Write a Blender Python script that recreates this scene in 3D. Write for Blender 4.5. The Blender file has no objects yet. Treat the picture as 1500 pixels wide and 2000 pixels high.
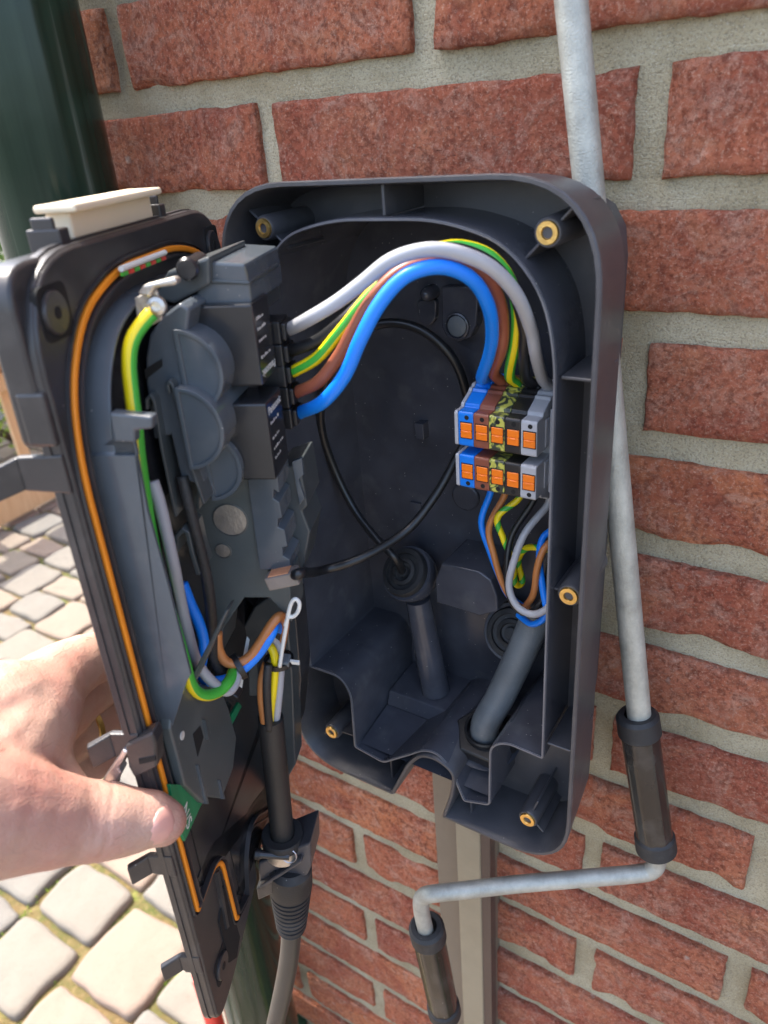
import bpy, math, random
from mathutils import Vector, Matrix, noise

R_ = math.radians
scene = bpy.context.scene
# ---------------------------------------------------------------- camera
cam_d = bpy.data.cameras.new('camera'); cam = bpy.data.objects.new('camera', cam_d)
scene.collection.objects.link(cam); scene.camera = cam
_r, _u, _f = [Vector(v) for v in [[0.842316, 0.534131, -0.072169], [-0.191378, 0.421562, 0.886374], [-0.503864, 0.732795, -0.457309]]]
M = Matrix((( _r.x, _u.x, -_f.x, 0), (_r.y, _u.y, -_f.y, 0), (_r.z, _u.z, -_f.z, 0), (0, 0, 0, 1)))
M.translation = Vector((0.3161,-0.3815,-0.0157))
cam.matrix_world = M
cam_d.sensor_fit = 'VERTICAL'; cam_d.sensor_height = 36.0; cam_d.lens = 1468.87 / 2000 * 36.0
cam_d.clip_start = 0.01; cam_d.clip_end = 500
cam_d.dof.use_dof = True; cam_d.dof.focus_distance = 0.42; cam_d.dof.aperture_fstop = 11.0
# ---------------------------------------------------------------- world and sun
SUN = Vector((-0.44, 0.035, 0.88)).normalized()          # direction towards the sun
world = bpy.data.worlds.new('World'); scene.world = world; world.use_nodes = True
wn = world.node_tree.nodes; wl_ = world.node_tree.links
sky = wn.new('ShaderNodeTexSky'); sky.sky_type = 'NISHITA'; sky.sun_disc = False
sky.sun_elevation = math.asin(SUN.z); sky.sun_rotation = math.atan2(SUN.x, SUN.y)
sky.air_density = 1.0; sky.dust_density = 4.0; sky.ozone_density = 1.0
bg = wn['Background']; bg.inputs['Strength'].default_value = 0.15
wl_.new(sky.outputs['Color'], bg.inputs['Color'])
sun_d = bpy.data.lights.new('sun', 'SUN'); sun_d.energy = 2.0; sun_d.angle = R_(0.6); sun_d.color = (1.0, 0.955, 0.88)
sun = bpy.data.objects.new('sun', sun_d); scene.collection.objects.link(sun)
sun.rotation_euler = SUN.to_track_quat('Z', 'Y').to_euler()
vs = scene.view_settings; vs.view_transform = 'Standard'; vs.look = 'None'; vs.gamma = 1.0; vs.exposure = 2.25
vs.use_curve_mapping = False

random.seed(7)
GZ = -1.3157                                     # ground level, the wall's face is the plane y = 0
# ---------------------------------------------------------------- helpers
def tag(o, label=None, cat=None, group=None, kind=None):
    if label: o['label'] = label
    if cat: o['category'] = cat
    if group: o['group'] = group
    if kind: o['kind'] = kind
    return o

def link(o, parent=None):
    scene.collection.objects.link(o)
    if parent is not None: o.parent = parent
    return o

def empty(name, loc=(0, 0, 0), mat=None):
    o = bpy.data.objects.new(name, None); o.empty_display_size = 0.02
    if mat is not None: o.matrix_world = mat
    else: o.location = loc
    return link(o)

class MB:
    """collects faces, build() turns them into one mesh object"""
    def __init__(s): s.v = []; s.f = []; s.m = []
    def add(s, vs_, fs, mi=0):
        b = len(s.v); s.v += [tuple(v) for v in vs_]
        s.f += [tuple(i + b for i in f) for f in fs]; s.m += [mi] * len(fs); return s
    def build(s, name, mat, parent=None, smooth=False, bevel=0, seg=2, angle=35, loc=None):
        me = bpy.data.meshes.new(name)
        off = Vector(loc) if loc is not None else Vector((0, 0, 0))
        me.from_pydata([tuple(Vector(v) - off) for v in s.v], [], s.f)
        mats = mat if isinstance(mat, (list, tuple)) else [mat]
        for m_ in mats: me.materials.append(m_)
        if len(mats) > 1: me.polygons.foreach_set('material_index', s.m)
        import bmesh
        bm = bmesh.new(); bm.from_mesh(me); bmesh.ops.recalc_face_normals(bm, faces=bm.faces); bm.to_mesh(me); bm.free()
        if smooth:
            me.polygons.foreach_set('use_smooth', [True] * len(me.polygons))
            if smooth != 'all': me.set_sharp_from_angle(angle=R_(angle))
        me.update()
        o = bpy.data.objects.new(name, me); o.location = off
        link(o, parent)
        if bevel:
            b = o.modifiers.new('bevel', 'BEVEL'); b.width = bevel; b.segments = seg; b.limit_method = 'ANGLE'; b.angle_limit = R_(35)
        return o
    def box(s, lo, hi, mi=0):
        x0, y0, z0 = lo; x1, y1, z1 = hi
        return s.add([(x0,y0,z0),(x1,y0,z0),(x1,y1,z0),(x0,y1,z0),(x0,y0,z1),(x1,y0,z1),(x1,y1,z1),(x0,y1,z1)],
              [(0,3,2,1),(4,5,6,7),(0,1,5,4),(1,2,6,5),(2,3,7,6),(3,0,4,7)], mi)
    def hexa(s, p, mi=0):      # eight corners, bottom four then top four
        return s.add(p, [(0,3,2,1),(4,5,6,7),(0,1,5,4),(1,2,6,5),(2,3,7,6),(3,0,4,7)], mi)
    def prism(s, poly, f, d0, d1, mi=0, caps=(True, True), close=True):
        n = len(poly); vs_ = [f(u, v, d0) for u, v in poly] + [f(u, v, d1) for u, v in poly]
        fs = [(i, (i+1) % n, n + (i+1) % n, n + i) for i in range(n if close else n-1)]
        if caps[0]: fs.append(tuple(range(n))[::-1])
        if caps[1]: fs.append(tuple(range(n, 2*n)))
        return s.add(vs_, fs, mi)
    def wall(s, poly, t, f, d0, d1, t2=None, mi=0, close=True):
        """solid wall along a path, t to the inside; d0 is the open rim"""
        a = poly; b = offset(poly, t, close); n = len(a)
        b2 = b if t2 is None else offset(poly, t2, close)
        vs_ = [f(u,v,d0) for u,v in a] + [f(u,v,d0) for u,v in b] + [f(u,v,d1) for u,v in a] + [f(u,v,d1) for u,v in b2]
        fs = []
        for i in range(n if close else n-1):
            j = (i+1) % n
            fs += [(i,j,n+j,n+i), (2*n+i,3*n+i,3*n+j,2*n+j), (i,2*n+i,2*n+j,j), (n+i,n+j,3*n+j,3*n+i)]
        if not close: fs += [(0,n,3*n,2*n), (n-1,3*n-1,4*n-1,2*n-1)]
        return s.add(vs_, fs, mi)
    def tube(s, pts, r, n=14, caps=True, mi=0, stripe=None, twist=0.0, sub=6, a0=0.0, raw=False):
        P = [Vector(p) for p in pts]
        rr = r if isinstance(r, (list, tuple)) else [r] * len(P)
        if not raw and len(P) > 2: P, rr = smooth_path(P, rr, sub)
        T = [(P[min(i+1, len(P)-1)] - P[max(i-1, 0)]).normalized() for i in range(len(P))]
        ref = Vector((0, 0, 1)) if abs(T[0].z) < .9 else Vector((1, 0, 0))
        N = (ref - T[0]*ref.dot(T[0])).normalized()
        base = len(s.v); L = 0
        for i, p in enumerate(P):
            if i:
                q = T[i-1].rotation_difference(T[i]); N = q @ N; N = (N - T[i]*N.dot(T[i])).normalized(); L += (P[i]-P[i-1]).length
            Bn = T[i].cross(N)
            for k in range(n):
                a = 2*math.pi*k/n + a0 + twist*L
                s.v.append(tuple(p + (N*math.cos(a) + Bn*math.sin(a)) * rr[i]))
        for i in range(len(P)-1):
            for k in range(n):
                k2 = (k+1) % n
                s.f.append((base+i*n+k, base+i*n+k2, base+(i+1)*n+k2, base+(i+1)*n+k))
                s.m.append(mi if stripe is None else (1 if (k % n) in stripe else 0))
        if caps:
            s.f.append(tuple(base+k for k in range(n))[::-1]); s.m.append(mi)
            e = base + (len(P)-1)*n; s.f.append(tuple(e+k for k in range(n))); s.m.append(mi)
        return s
    def lathe(s, prof, origin, axis, n=28, mi=0, cap=True):
        """prof: (radius, height along axis)"""
        ax = Vector(axis).normalized(); ref = Vector((0,0,1)) if abs(ax.z) < .9 else Vector((1,0,0))
        N = (ref - ax*ref.dot(ax)).normalized(); Bn = ax.cross(N); O = Vector(origin); base = len(s.v)
        for r, h in prof:
            for k in range(n):
                a = 2*math.pi*k/n; s.v.append(tuple(O + ax*h + (N*math.cos(a)+Bn*math.sin(a))*r))
        for i in range(len(prof)-1):
            for k in range(n):
                k2 = (k+1) % n; s.f.append((base+i*n+k, base+i*n+k2, base+(i+1)*n+k2, base+(i+1)*n+k)); s.m.append(mi)
        if cap:
            s.f.append(tuple(base+k for k in range(n))[::-1]); s.m.append(mi)
            e = base+(len(prof)-1)*n; s.f.append(tuple(e+k for k in range(n))); s.m.append(mi)
        return s

def smooth_path(P, rr, sub):
    Q = []; q = []
    n = len(P)
    for i in range(n-1):
        p0 = P[max(i-1,0)]; p1 = P[i]; p2 = P[i+1]; p3 = P[min(i+2,n-1)]
        for k in range(sub):
            t = k/sub
            Q.append(0.5*((2*p1) + (p2-p0)*t + (2*p0-5*p1+4*p2-p3)*t*t + (3*p1-p0-3*p2+p3)*t**3)); q.append(rr[i]*(1-t)+rr[i+1]*t)
    Q.append(P[-1]); q.append(rr[-1]); return Q, q

def area(poly): return sum(poly[i][0]*poly[(i+1)%len(poly)][1]-poly[(i+1)%len(poly)][0]*poly[i][1] for i in range(len(poly)))/2
def offset(poly, t, close=True):
    n = len(poly); sg = 1 if area(poly) > 0 else -1; out = []
    for i in range(n):
        if close: a, b, c = poly[i-1], poly[i], poly[(i+1) % n]
        else: a, b, c = poly[max(i-1,0)], poly[i], poly[min(i+1,n-1)]
        d1 = Vector((b[0]-a[0], b[1]-a[1])); d2 = Vector((c[0]-b[0], c[1]-b[1]))
        if d1.length < 1e-9: d1 = d2
        if d2.length < 1e-9: d2 = d1
        d1.normalize(); d2.normalize()
        n1 = Vector((-d1.y, d1.x))*sg; n2 = Vector((-d2.y, d2.x))*sg
        m = n1+n2
        if m.length < 1e-6: m = n1.copy()
        m.normalize(); k = max(.5, m.dot(n1))
        out.append((b[0]+m.x*t/k, b[1]+m.y*t/k))
    return out
def rounded(poly, rad, seg=4):
    """round the corners of a closed polygon; rad is one radius or one per corner"""
    n = len(poly); out = []
    for i in range(n):
        r = rad[i] if isinstance(rad, (list, tuple)) else rad
        a, b, c = Vector(poly[i-1]), Vector(poly[i]), Vector(poly[(i+1) % n])
        u = (a-b); v = (c-b); r = min(r, u.length*.48, v.length*.48)
        if r < 1e-6: out.append(tuple(b)); continue
        p = b+u.normalized()*r; q = b+v.normalized()*r
        for k in range(seg+1):
            t = k/seg; out.append(tuple(p*(1-t)**2 + b*2*t*(1-t) + q*t*t))
    return out

# ---------------------------------------------------------------- materials
def mat(name): 
    m = bpy.data.materials.new(name); m.use_nodes = True; nt = m.node_tree
    return m, nt, nt.nodes['Principled BSDF']
def plastic(name, col, rough=.4, bump=.15, scale=900, dust=0.0, spec=.5, var=.25, scratch=0.0, dustscale=420, sheen=0):
    m, nt, b = mat(name); N = nt.nodes; L = nt.links
    tc = N.new('ShaderNodeTexCoord')
    n1 = N.new('ShaderNodeTexNoise'); n1.inputs['Scale'].default_value = 35; n1.inputs['Detail'].default_value = 5
    L.new(tc.outputs['Object'], n1.inputs['Vector'])
    mr = N.new('ShaderNodeMapRange'); mr.inputs['From Min'].default_value = .3; mr.inputs['From Max'].default_value = .7
    mr.inputs['To Min'].default_value = 1-var; mr.inputs['To Max'].default_value = 1+var
    L.new(n1.outputs['Fac'], mr.inputs['Value'])
    mx = N.new('ShaderNodeMix'); mx.data_type = 'RGBA'; mx.blend_type = 'MULTIPLY'; mx.inputs[0].default_value = 1
    mx.inputs[6].default_value = (*col, 1); L.new(mr.outputs[0], mx.inputs[7])
    colout = mx.outputs[2]
    rr = N.new('ShaderNodeMapRange'); rr.inputs['To Min'].default_value = rough*.8; rr.inputs['To Max'].default_value = min(1, rough*1.25)
    L.new(n1.outputs['Fac'], rr.inputs['Value']); L.new(rr.outputs[0], b.inputs['Roughness'])
    if dust:
        v = N.new('ShaderNodeTexVoronoi'); v.inputs['Scale'].default_value = dustscale; v.inputs['Randomness'].default_value = 1
        L.new(tc.outputs['Object'], v.inputs['Vector'])
        lt = N.new('ShaderNodeMath'); lt.operation = 'LESS_THAN'; lt.inputs[1].default_value = .11
        L.new(v.outputs['Distance'], lt.inputs[0])
        wn_ = N.new('ShaderNodeSeparateColor'); L.new(v.outputs['Color'], wn_.inputs[0])
        g2 = N.new('ShaderNodeMath'); g2.operation = 'GREATER_THAN'; g2.inputs[1].default_value = 1-dust
        L.new(wn_.outputs[0], g2.inputs[0])
        mu = N.new('ShaderNodeMath'); mu.operation = 'MULTIPLY'; L.new(lt.outputs[0], mu.inputs[0]); L.new(g2.outputs[0], mu.inputs[1])
        n3 = N.new('ShaderNodeTexNoise'); n3.inputs['Scale'].default_value = 60; n3.inputs['Detail'].default_value = 8
        L.new(tc.outputs['Object'], n3.inputs['Vector'])
        f3 = N.new('ShaderNodeMapRange'); f3.inputs['From Min'].default_value = .55; f3.inputs['From Max'].default_value = .85; f3.inputs['To Max'].default_value = .10
        L.new(n3.outputs['Fac'], f3.inputs['Value'])
        ad = N.new('ShaderNodeMath'); ad.operation = 'MAXIMUM'
        m8 = N.new('ShaderNodeMath'); m8.operation = 'MULTIPLY'; m8.inputs[1].default_value = .7; L.new(mu.outputs[0], m8.inputs[0])
        L.new(m8.outputs[0], ad.inputs[0]); L.new(f3.outputs[0], ad.inputs[1])
        mx2 = N.new('ShaderNodeMix'); mx2.data_type = 'RGBA'; L.new(ad.outputs[0], mx2.inputs[0]); L.new(colout, mx2.inputs[6]); mx2.inputs[7].default_value = (.42, .40, .36, 1)
        colout = mx2.outputs[2]
    L.new(colout, b.inputs['Base Color'])
    if bump:
        n2 = N.new('ShaderNodeTexNoise'); n2.inputs['Scale'].default_value = scale; n2.inputs['Detail'].default_value = 3
        L.new(tc.outputs['Object'], n2.inputs['Vector'])
        bp = N.new('ShaderNodeBump'); bp.inputs['Strength'].default_value = bump; bp.inputs['Distance'].default_value = .0004
        L.new(n2.outputs['Fac'], bp.inputs['Height']); L.new(bp.outputs[0], b.inputs['Normal'])
    b.inputs['Specular IOR Level'].default_value = spec
    return m
MT = {}
MT['shell'] = plastic('black_case_plastic', (.054,.053,.058), .34, .25, 1400, dust=.05, var=.15)
MT['tub'] = plastic('black_inner_plastic', (.055,.057,.069), .22, .08, 900, dust=.12, var=.2)
MT['lid'] = plastic('dark_grey_cover_plastic', (.036,.0335,.034), .30, .25, 1400, dust=.02, var=.15)
MT['tray'] = plastic('grey_tray_plastic', (.082,.094,.106), .15, .05, 700, dust=.05, var=.12)
MT['tray_mat'] = plastic('dull_grey_tray_plastic', (.060,.067,.068), .30, .10, 900, dust=.10, var=.12)
MT['cover_grey'] = plastic('grey_green_cover_plastic', (.085,.096,.094), .32, .10, 900, dust=.14, var=.12)
MT['lip'] = plastic('lit_rim_edge', (.12,.12,.13), .3, .1, 900, var=.2)  # compartment plastic lightened to paint in light caught by the rim
MT['relay'] = plastic('black_relay_plastic', (.020,.020,.022), .22, .05, 900, var=.2)
MT['black'] = plastic('black_plastic', (.012,.012,.013), .33, .2, 1100, var=.2)
MT['rubber'] = plastic('black_rubber', (.018,.018,.019), .6, .4, 1200, dust=.05, var=.25)
MT['gasket'] = plastic('orange_gasket_foam', (.78,.24,.008), .55, .2, 1500, var=.08)
MT['sleeve'] = plastic('shrink_sleeve', (.020,.020,.020), .42, .8, 1600, var=.2)
MT['conduit'] = plastic('grey_cable_sheath', (.115,.13,.14), .45, .5, 500, var=.25, dust=.05)
MT['cream'] = plastic('cream_plastic', (.78,.66,.47), .42, .1, 900, var=.04)
MT['w_grey'] = plastic('grey_insulation', (.36,.36,.375), .38, .12, 700, var=.06)
MT['w_blue'] = plastic('blue_insulation', (.006,.20,.78), .33, .1, 700, var=.05)
MT['w_brown'] = plastic('brown_insulation', (.33,.095,.050), .38, .12, 700, var=.08)
MT['w_tan'] = plastic('tan_brown_insulation', (.46,.17,.05), .36, .12, 700, var=.08)
MT['w_black'] = plastic('black_insulation', (.014,.014,.015), .33, .1, 700, var=.1)
MT['w_yellow'] = plastic('yellow_insulation', (.86,.66,.008), .36, .1, 700, var=.05)
MT['w_green'] = plastic('green_insulation', (.06,.42,.045), .36, .1, 700, var=.05)
MT['w_white'] = plastic('white_plastic', (.74,.72,.66), .42, .1, 700, var=.06)
MT['t_blue'] = plastic('blue_terminal', (.006,.19,.72), .35, .08, 900, var=.06)
MT['t_brown'] = plastic('brown_terminal', (.25,.075,.042), .38, .08, 900, var=.08)
MT['t_black'] = plastic('black_terminal', (.022,.020,.020), .34, .08, 900, var=.1)
MT['t_grey'] = plastic('grey_terminal', (.42,.42,.44), .42, .08, 900, var=.05)
MT['orange'] = plastic('orange_lever', (.92,.20,.006), .38, .1, 900, var=.05)
MT['grip'] = plastic('black_grip_plastic', (.018,.0165,.015), .16, .2, 700, dust=.03, var=.3)
MT['braid'] = plastic('black_braided_sleeve', (.026,.024,.023), .55, 1.2, 900, var=.5)
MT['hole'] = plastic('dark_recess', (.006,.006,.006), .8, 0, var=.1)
MT['clear'] = plastic('clear_plug_plastic', (.20,.165,.14), .12, .2, 900, var=.4)
MT['copper_pins'] = plastic('copper_conductors', (.65,.28,.14), .3, .2, 900, var=.4)
MT['red'] = plastic('red_plastic', (.75,.045,.03), .4, .1, 300, var=.1)
MT['paper'] = plastic('white_paper', (.72,.71,.68), .7, .1, 900, var=.05)
MT['print'] = plastic('light_print', (.62,.60,.55), .6, 0, var=.1)
def pe_terminal():
    m, nt, b = mat('green_yellow_terminal'); N = nt.nodes; L = nt.links
    tc = N.new('ShaderNodeTexCoord'); n = N.new('ShaderNodeTexNoise'); n.inputs['Scale'].default_value = 120; n.inputs['Detail'].default_value = 2; n.inputs['Distortion'].default_value = 2.5
    L.new(tc.outputs['Object'], n.inputs['Vector']); cr = N.new('ShaderNodeValToRGB'); L.new(n.outputs['Fac'], cr.inputs[0])
    e = cr.color_ramp.elements; e[0].position = .47; e[0].color = (.045,.052,.036,1); e[1].position = .56; e[1].color = (.52,.49,.09,1)
    x = cr.color_ramp.elements.new(.51); x.color = (.17,.20,.06,1)
    L.new(cr.outputs[0], b.inputs['Base Color']); b.inputs['Roughness'].default_value = .3
    return m
MT['t_pe'] = pe_terminal()
def metal(name, col, rough=.35, bump=.3, scale=300, metallic=1.0, blotch=.35, spot=None):
    m, nt, b = mat(name); N = nt.nodes; L = nt.links
    tc = N.new('ShaderNodeTexCoord'); n = N.new('ShaderNodeTexNoise'); n.inputs['Scale'].default_value = 60; n.inputs['Detail'].default_value = 8; n.inputs['Roughness'].default_value = .7
    L.new(tc.outputs['Object'], n.inputs['Vector'])
    cr = N.new('ShaderNodeMapRange'); cr.inputs['From Min'].default_value = .3; cr.inputs['From Max'].default_value = .7; cr.inputs['To Min'].default_value = 1-blotch; cr.inputs['To Max'].default_value = 1+blotch*.6
    L.new(n.outputs['Fac'], cr.inputs['Value'])
    mx = N.new('ShaderNodeMix'); mx.data_type = 'RGBA'; mx.blend_type = 'MULTIPLY'; mx.inputs[0].default_value = 1; mx.inputs[6].default_value = (*col, 1); L.new(cr.outputs[0], mx.inputs[7])
    L.new(mx.outputs[2], b.inputs['Base Color']); b.inputs['Metallic'].default_value = metallic
    r2 = N.new('ShaderNodeMapRange'); r2.inputs['To Min'].default_value = rough*.7; r2.inputs['To Max'].default_value = min(1, rough*1.4); L.new(n.outputs['Fac'], r2.inputs['Value']); L.new(r2.outputs[0], b.inputs['Roughness'])
    n2 = N.new('ShaderNodeTexNoise'); n2.inputs['Scale'].default_value = scale; n2.inputs['Detail'].default_value = 6; L.new(tc.outputs['Object'], n2.inputs['Vector'])
    bp = N.new('ShaderNodeBump'); bp.inputs['Strength'].default_value = bump; bp.inputs['Distance'].default_value = .0006; L.new(n2.outputs['Fac'], bp.inputs['Height']); L.new(bp.outputs[0], b.inputs['Normal'])
    return m
MT['galv'] = metal('galvanised_steel', (.43,.425,.37), .45, .6, 1300, .4, .36)
MT['brass'] = metal('brass', (.80,.52,.17), .32, .3, 900, 1.0, .3)
MT['tin'] = metal('tinned_metal', (.62,.58,.52), .4, .4, 700, .9, .3)
MT['zinc'] = metal('cast_zinc', (.70,.70,.72), .3, .5, 900, .9, .25)
MT['tan'] = metal('tan_painted_steel', (.24,.20,.135), .45, .12, 400, 0, .12)
MT['tan_dark'] = metal('shaded_tan_painted_steel', (.15,.118,.085), .45, .12, 400, 0, .12)  # darker copy of the tan, shade on the post's base plate painted in
def pipe_paint():
    m, nt, b = mat('dark_green_painted_pipe'); N = nt.nodes; L = nt.links; tc = N.new('ShaderNodeTexCoord')
    mp = N.new('ShaderNodeMapping'); mp.inputs['Scale'].default_value = (70, 70, 2.2); L.new(tc.outputs['Object'], mp.inputs[0])
    n = N.new('ShaderNodeTexNoise'); n.inputs['Scale'].default_value = 1; n.inputs['Detail'].default_value = 6; L.new(mp.outputs[0], n.inputs['Vector'])
    r = N.new('ShaderNodeValToRGB'); L.new(n.outputs['Fac'], r.inputs[0]); e = r.color_ramp.elements
    e[0].position = .40; e[0].color = (.006,.019,.011,1); e[1].position = .74; e[1].color = (.20,.22,.19,1); x = e.new(.60); x.color = (.016,.034,.021,1); x = e.new(.68); x.color = (.05,.07,.05,1)  # pale vertical streaks: worn paint plus reflections put into the colour
    L.new(r.outputs[0], b.inputs['Base Color']); b.inputs['Roughness'].default_value = .16; b.inputs['Specular IOR Level'].default_value = .32
    n2 = N.new('ShaderNodeTexNoise'); n2.inputs['Scale'].default_value = 25; n2.inputs['Detail'].default_value = 2; L.new(tc.outputs['Object'], n2.inputs['Vector'])
    bp = N.new('ShaderNodeBump'); bp.inputs['Strength'].default_value = .15; bp.inputs['Distance'].default_value = .002; L.new(n2.outputs['Fac'], bp.inputs['Height']); L.new(bp.outputs[0], b.inputs['Normal'])
    return m
MT['green_paint'] = pipe_paint()
MT['darkbrown'] = metal('dark_brown_bark_and_shade', (.07,.045,.035), .5, .2, 300, 0, .2)  # bark of the shrubs and tree, also painted shade on the post's side
def pcb():
    m, nt, b = mat('green_circuit_board'); N = nt.nodes; L = nt.links
    tc = N.new('ShaderNodeTexCoord'); n = N.new('ShaderNodeTexBrick'); n.inputs['Scale'].default_value = 260; n.inputs['Color1'].default_value = (.01,.20,.075,1); n.inputs['Color2'].default_value = (.012,.24,.09,1); n.inputs['Mortar'].default_value = (.008,.16,.06,1)
    L.new(tc.outputs['Object'], n.inputs['Vector']); L.new(n.outputs['Color'], b.inputs['Base Color']); b.inputs['Roughness'].default_value = .3
    return m
MT['pcb'] = pcb()
def nodes_mix(N, L, fac, a, b, mode='MIX'):
    x = N.new('ShaderNodeMix'); x.data_type = 'RGBA'; x.blend_type = mode
    if hasattr(fac, 'node'): L.new(fac, x.inputs[0])
    else: x.inputs[0].default_value = fac
    for k, c in ((6, a), (7, b)):
        if hasattr(c, 'node'): L.new(c, x.inputs[k])
        else: x.inputs[k].default_value = (*c, 1)
    return x.outputs[2]
def noise_n(N, L, vec, scale, detail=6, rough=.6, dist=0.0):
    n = N.new('ShaderNodeTexNoise'); n.inputs['Scale'].default_value = scale; n.inputs['Detail'].default_value = detail; n.inputs['Roughness'].default_value = rough; n.inputs['Distortion'].default_value = dist
    L.new(vec, n.inputs['Vector']); return n.outputs['Fac']
def rng(N, L, v, a, b, c=0.0, d=1.0):
    m = N.new('ShaderNodeMapRange'); m.inputs['From Min'].default_value = a; m.inputs['From Max'].default_value = b; m.inputs['To Min'].default_value = c; m.inputs['To Max'].default_value = d
    L.new(v, m.inputs['Value']); return m.outputs[0]
def world_vec(N, L):
    g = N.new('ShaderNodeNewGeometry'); return g.outputs['Position']
def brick_mat():
    m, nt, b = mat('hand_moulded_red_brick'); N = nt.nodes; L = nt.links
    P = world_vec(N, L); oi = N.new('ShaderNodeObjectInfo'); rnd = oi.outputs['Random']
    cr = N.new('ShaderNodeValToRGB'); L.new(rnd, cr.inputs[0]); e = cr.color_ramp.elements
    e[0].color = (.50,.155,.085,1); e[1].color = (.60,.205,.095,1)
    for p, c in ((.2,(.36,.10,.066,1)), (.35,(.57,.18,.09,1)), (.55,(.52,.17,.10,1)), (.75,(.64,.225,.10,1))):
        x = e.new(p); x.color = c
    ofs = N.new('ShaderNodeCombineXYZ'); mo_ = N.new('ShaderNodeMath'); mo_.operation = 'MULTIPLY'; mo_.inputs[1].default_value = 50; L.new(rnd, mo_.inputs[0]); L.new(mo_.outputs[0], ofs.inputs[1])
    PA = N.new('ShaderNodeVectorMath'); PA.operation = 'ADD'; L.new(P, PA.inputs[0]); L.new(ofs.outputs[0], PA.inputs[1]); Pv = PA.outputs[0]
    big = noise_n(N, L, Pv, 16, 5, .6, 1.0)
    c1 = nodes_mix(N, L, rng(N, L, big, .44, .62, 0, .85), cr.outputs[0], (.40,.105,.062))
    c2 = nodes_mix(N, L, rng(N, L, noise_n(N, L, Pv, 21, 7, .68, .8), .50, .68, 0, .75), c1, (.62,.25,.13))
    bloom = noise_n(N, L, Pv, 34, 10, .80, 1.4)
    c3 = nodes_mix(N, L, rng(N, L, bloom, .49, .70, 0, .72), c2, (.63,.42,.32))
    mask = rng(N, L, noise_n(N, L, Pv, 26, 3), .42, .62)
    fine = noise_n(N, L, P, 260, 7, .8)
    fm = N.new('ShaderNodeMath'); fm.operation = 'MULTIPLY'; L.new(rng(N, L, fine, .37, .53, .85, 0), fm.inputs[0]); L.new(rng(N, L, noise_n(N, L, Pv, 26, 3), .36, .56, .35, 1), fm.inputs[1])
    c4 = nodes_mix(N, L, fm.outputs[0], c3, (.27,.075,.046))
    fine2 = noise_n(N, L, P, 620, 4, .7)
    c5 = nodes_mix(N, L, rng(N, L, fine2, .53, .70, 0, .6), c4, (.74,.47,.34))
    v = N.new('ShaderNodeTexVoronoi'); v.inputs['Scale'].default_value = 110; dv = N.new('ShaderNodeVectorMath'); dv.operation = 'ADD'; nd = N.new('ShaderNodeTexNoise'); nd.inputs['Scale'].default_value = 200; L.new(P, nd.inputs['Vector']); sv = N.new('ShaderNodeVectorMath'); sv.operation = 'SCALE'; sv.inputs['Scale'].default_value = .006; L.new(nd.outputs['Color'], sv.inputs[0]); L.new(P, dv.inputs[0]); L.new(sv.outputs[0], dv.inputs[1]); L.new(dv.outputs[0], v.inputs['Vector'])
    sc = N.new('ShaderNodeSeparateColor'); L.new(v.outputs['Color'], sc.inputs[0])
    mm = N.new('ShaderNodeMath'); mm.operation = 'MULTIPLY'; L.new(rng(N, L, v.outputs['Distance'], .05, .30, .8, 0), mm.inputs[0]); L.new(rng(N, L, sc.outputs[0], .97, .98), mm.inputs[1])
    c6 = nodes_mix(N, L, mm.outputs[0], c5, (.62,.50,.42))
    L.new(c6, b.inputs['Base Color']); b.inputs['Roughness'].default_value = .92; b.inputs['Specular IOR Level'].default_value = .2
    h1 = noise_n(N, L, P, 150, 10, .80, 1.0); h2 = noise_n(N, L, Pv, 42, 6, .68, 2.4)
    ad = N.new('ShaderNodeMath'); ad.operation = 'ADD'; L.new(h1, ad.inputs[0]); L.new(h2, ad.inputs[1])
    pit = N.new('ShaderNodeMath'); pit.operation = 'MULTIPLY'; L.new(rng(N, L, fine, .34, .48, -1.0, 0), pit.inputs[0]); pit.inputs[1].default_value = .35
    ad2 = N.new('ShaderNodeMath'); ad2.operation = 'ADD'; L.new(ad.outputs[0], ad2.inputs[0]); L.new(pit.outputs[0], ad2.inputs[1])
    bp = N.new('ShaderNodeBump'); bp.inputs['Strength'].default_value = .85; bp.inputs['Distance'].default_value = .0075; L.new(ad2.outputs[0], bp.inputs['Height']); L.new(bp.outputs[0], b.inputs['Normal'])
    return m
def mortar_mat():
    m, nt, b = mat('sandy_mortar'); N = nt.nodes; L = nt.links; P = world_vec(N, L)
    c1 = nodes_mix(N, L, rng(N, L, noise_n(N, L, P, 14, 6, .65), .35, .65), (.34,.285,.175), (.49,.44,.31))
    f = noise_n(N, L, P, 900, 3, .7); c2 = nodes_mix(N, L, rng(N, L, f, .36, .50, .6, 0), c1, (.19,.165,.115))
    c3 = nodes_mix(N, L, rng(N, L, noise_n(N, L, P, 1100, 2, .6), .58, .70, 0, .5), c2, (.56,.53,.44))
    L.new(c3, b.inputs['Base Color']); b.inputs['Roughness'].default_value = .95; b.inputs['Specular IOR Level'].default_value = .15
    mp = N.new('ShaderNodeMapping'); mp.inputs['Scale'].default_value = (14, 14, 330); L.new(P, mp.inputs[0])
    a = N.new('ShaderNodeMath'); a.operation = 'ADD'; L.new(f, a.inputs[0]); L.new(noise_n(N, L, P, 90, 6, .7), a.inputs[1])
    a0 = a; a = N.new('ShaderNodeMath'); a.operation = 'MULTIPLY_ADD'; a.inputs[1].default_value = .55; L.new(noise_n(N, L, mp.outputs[0], 1, 3), a.inputs[0]); L.new(a0.outputs[0], a.inputs[2])
    bp = N.new('ShaderNodeBump'); bp.inputs['Strength'].default_value = .85; bp.inputs['Distance'].default_value = .0022; L.new(a.outputs[0], bp.inputs['Height']); L.new(bp.outputs[0], b.inputs['Normal'])
    return m
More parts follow.
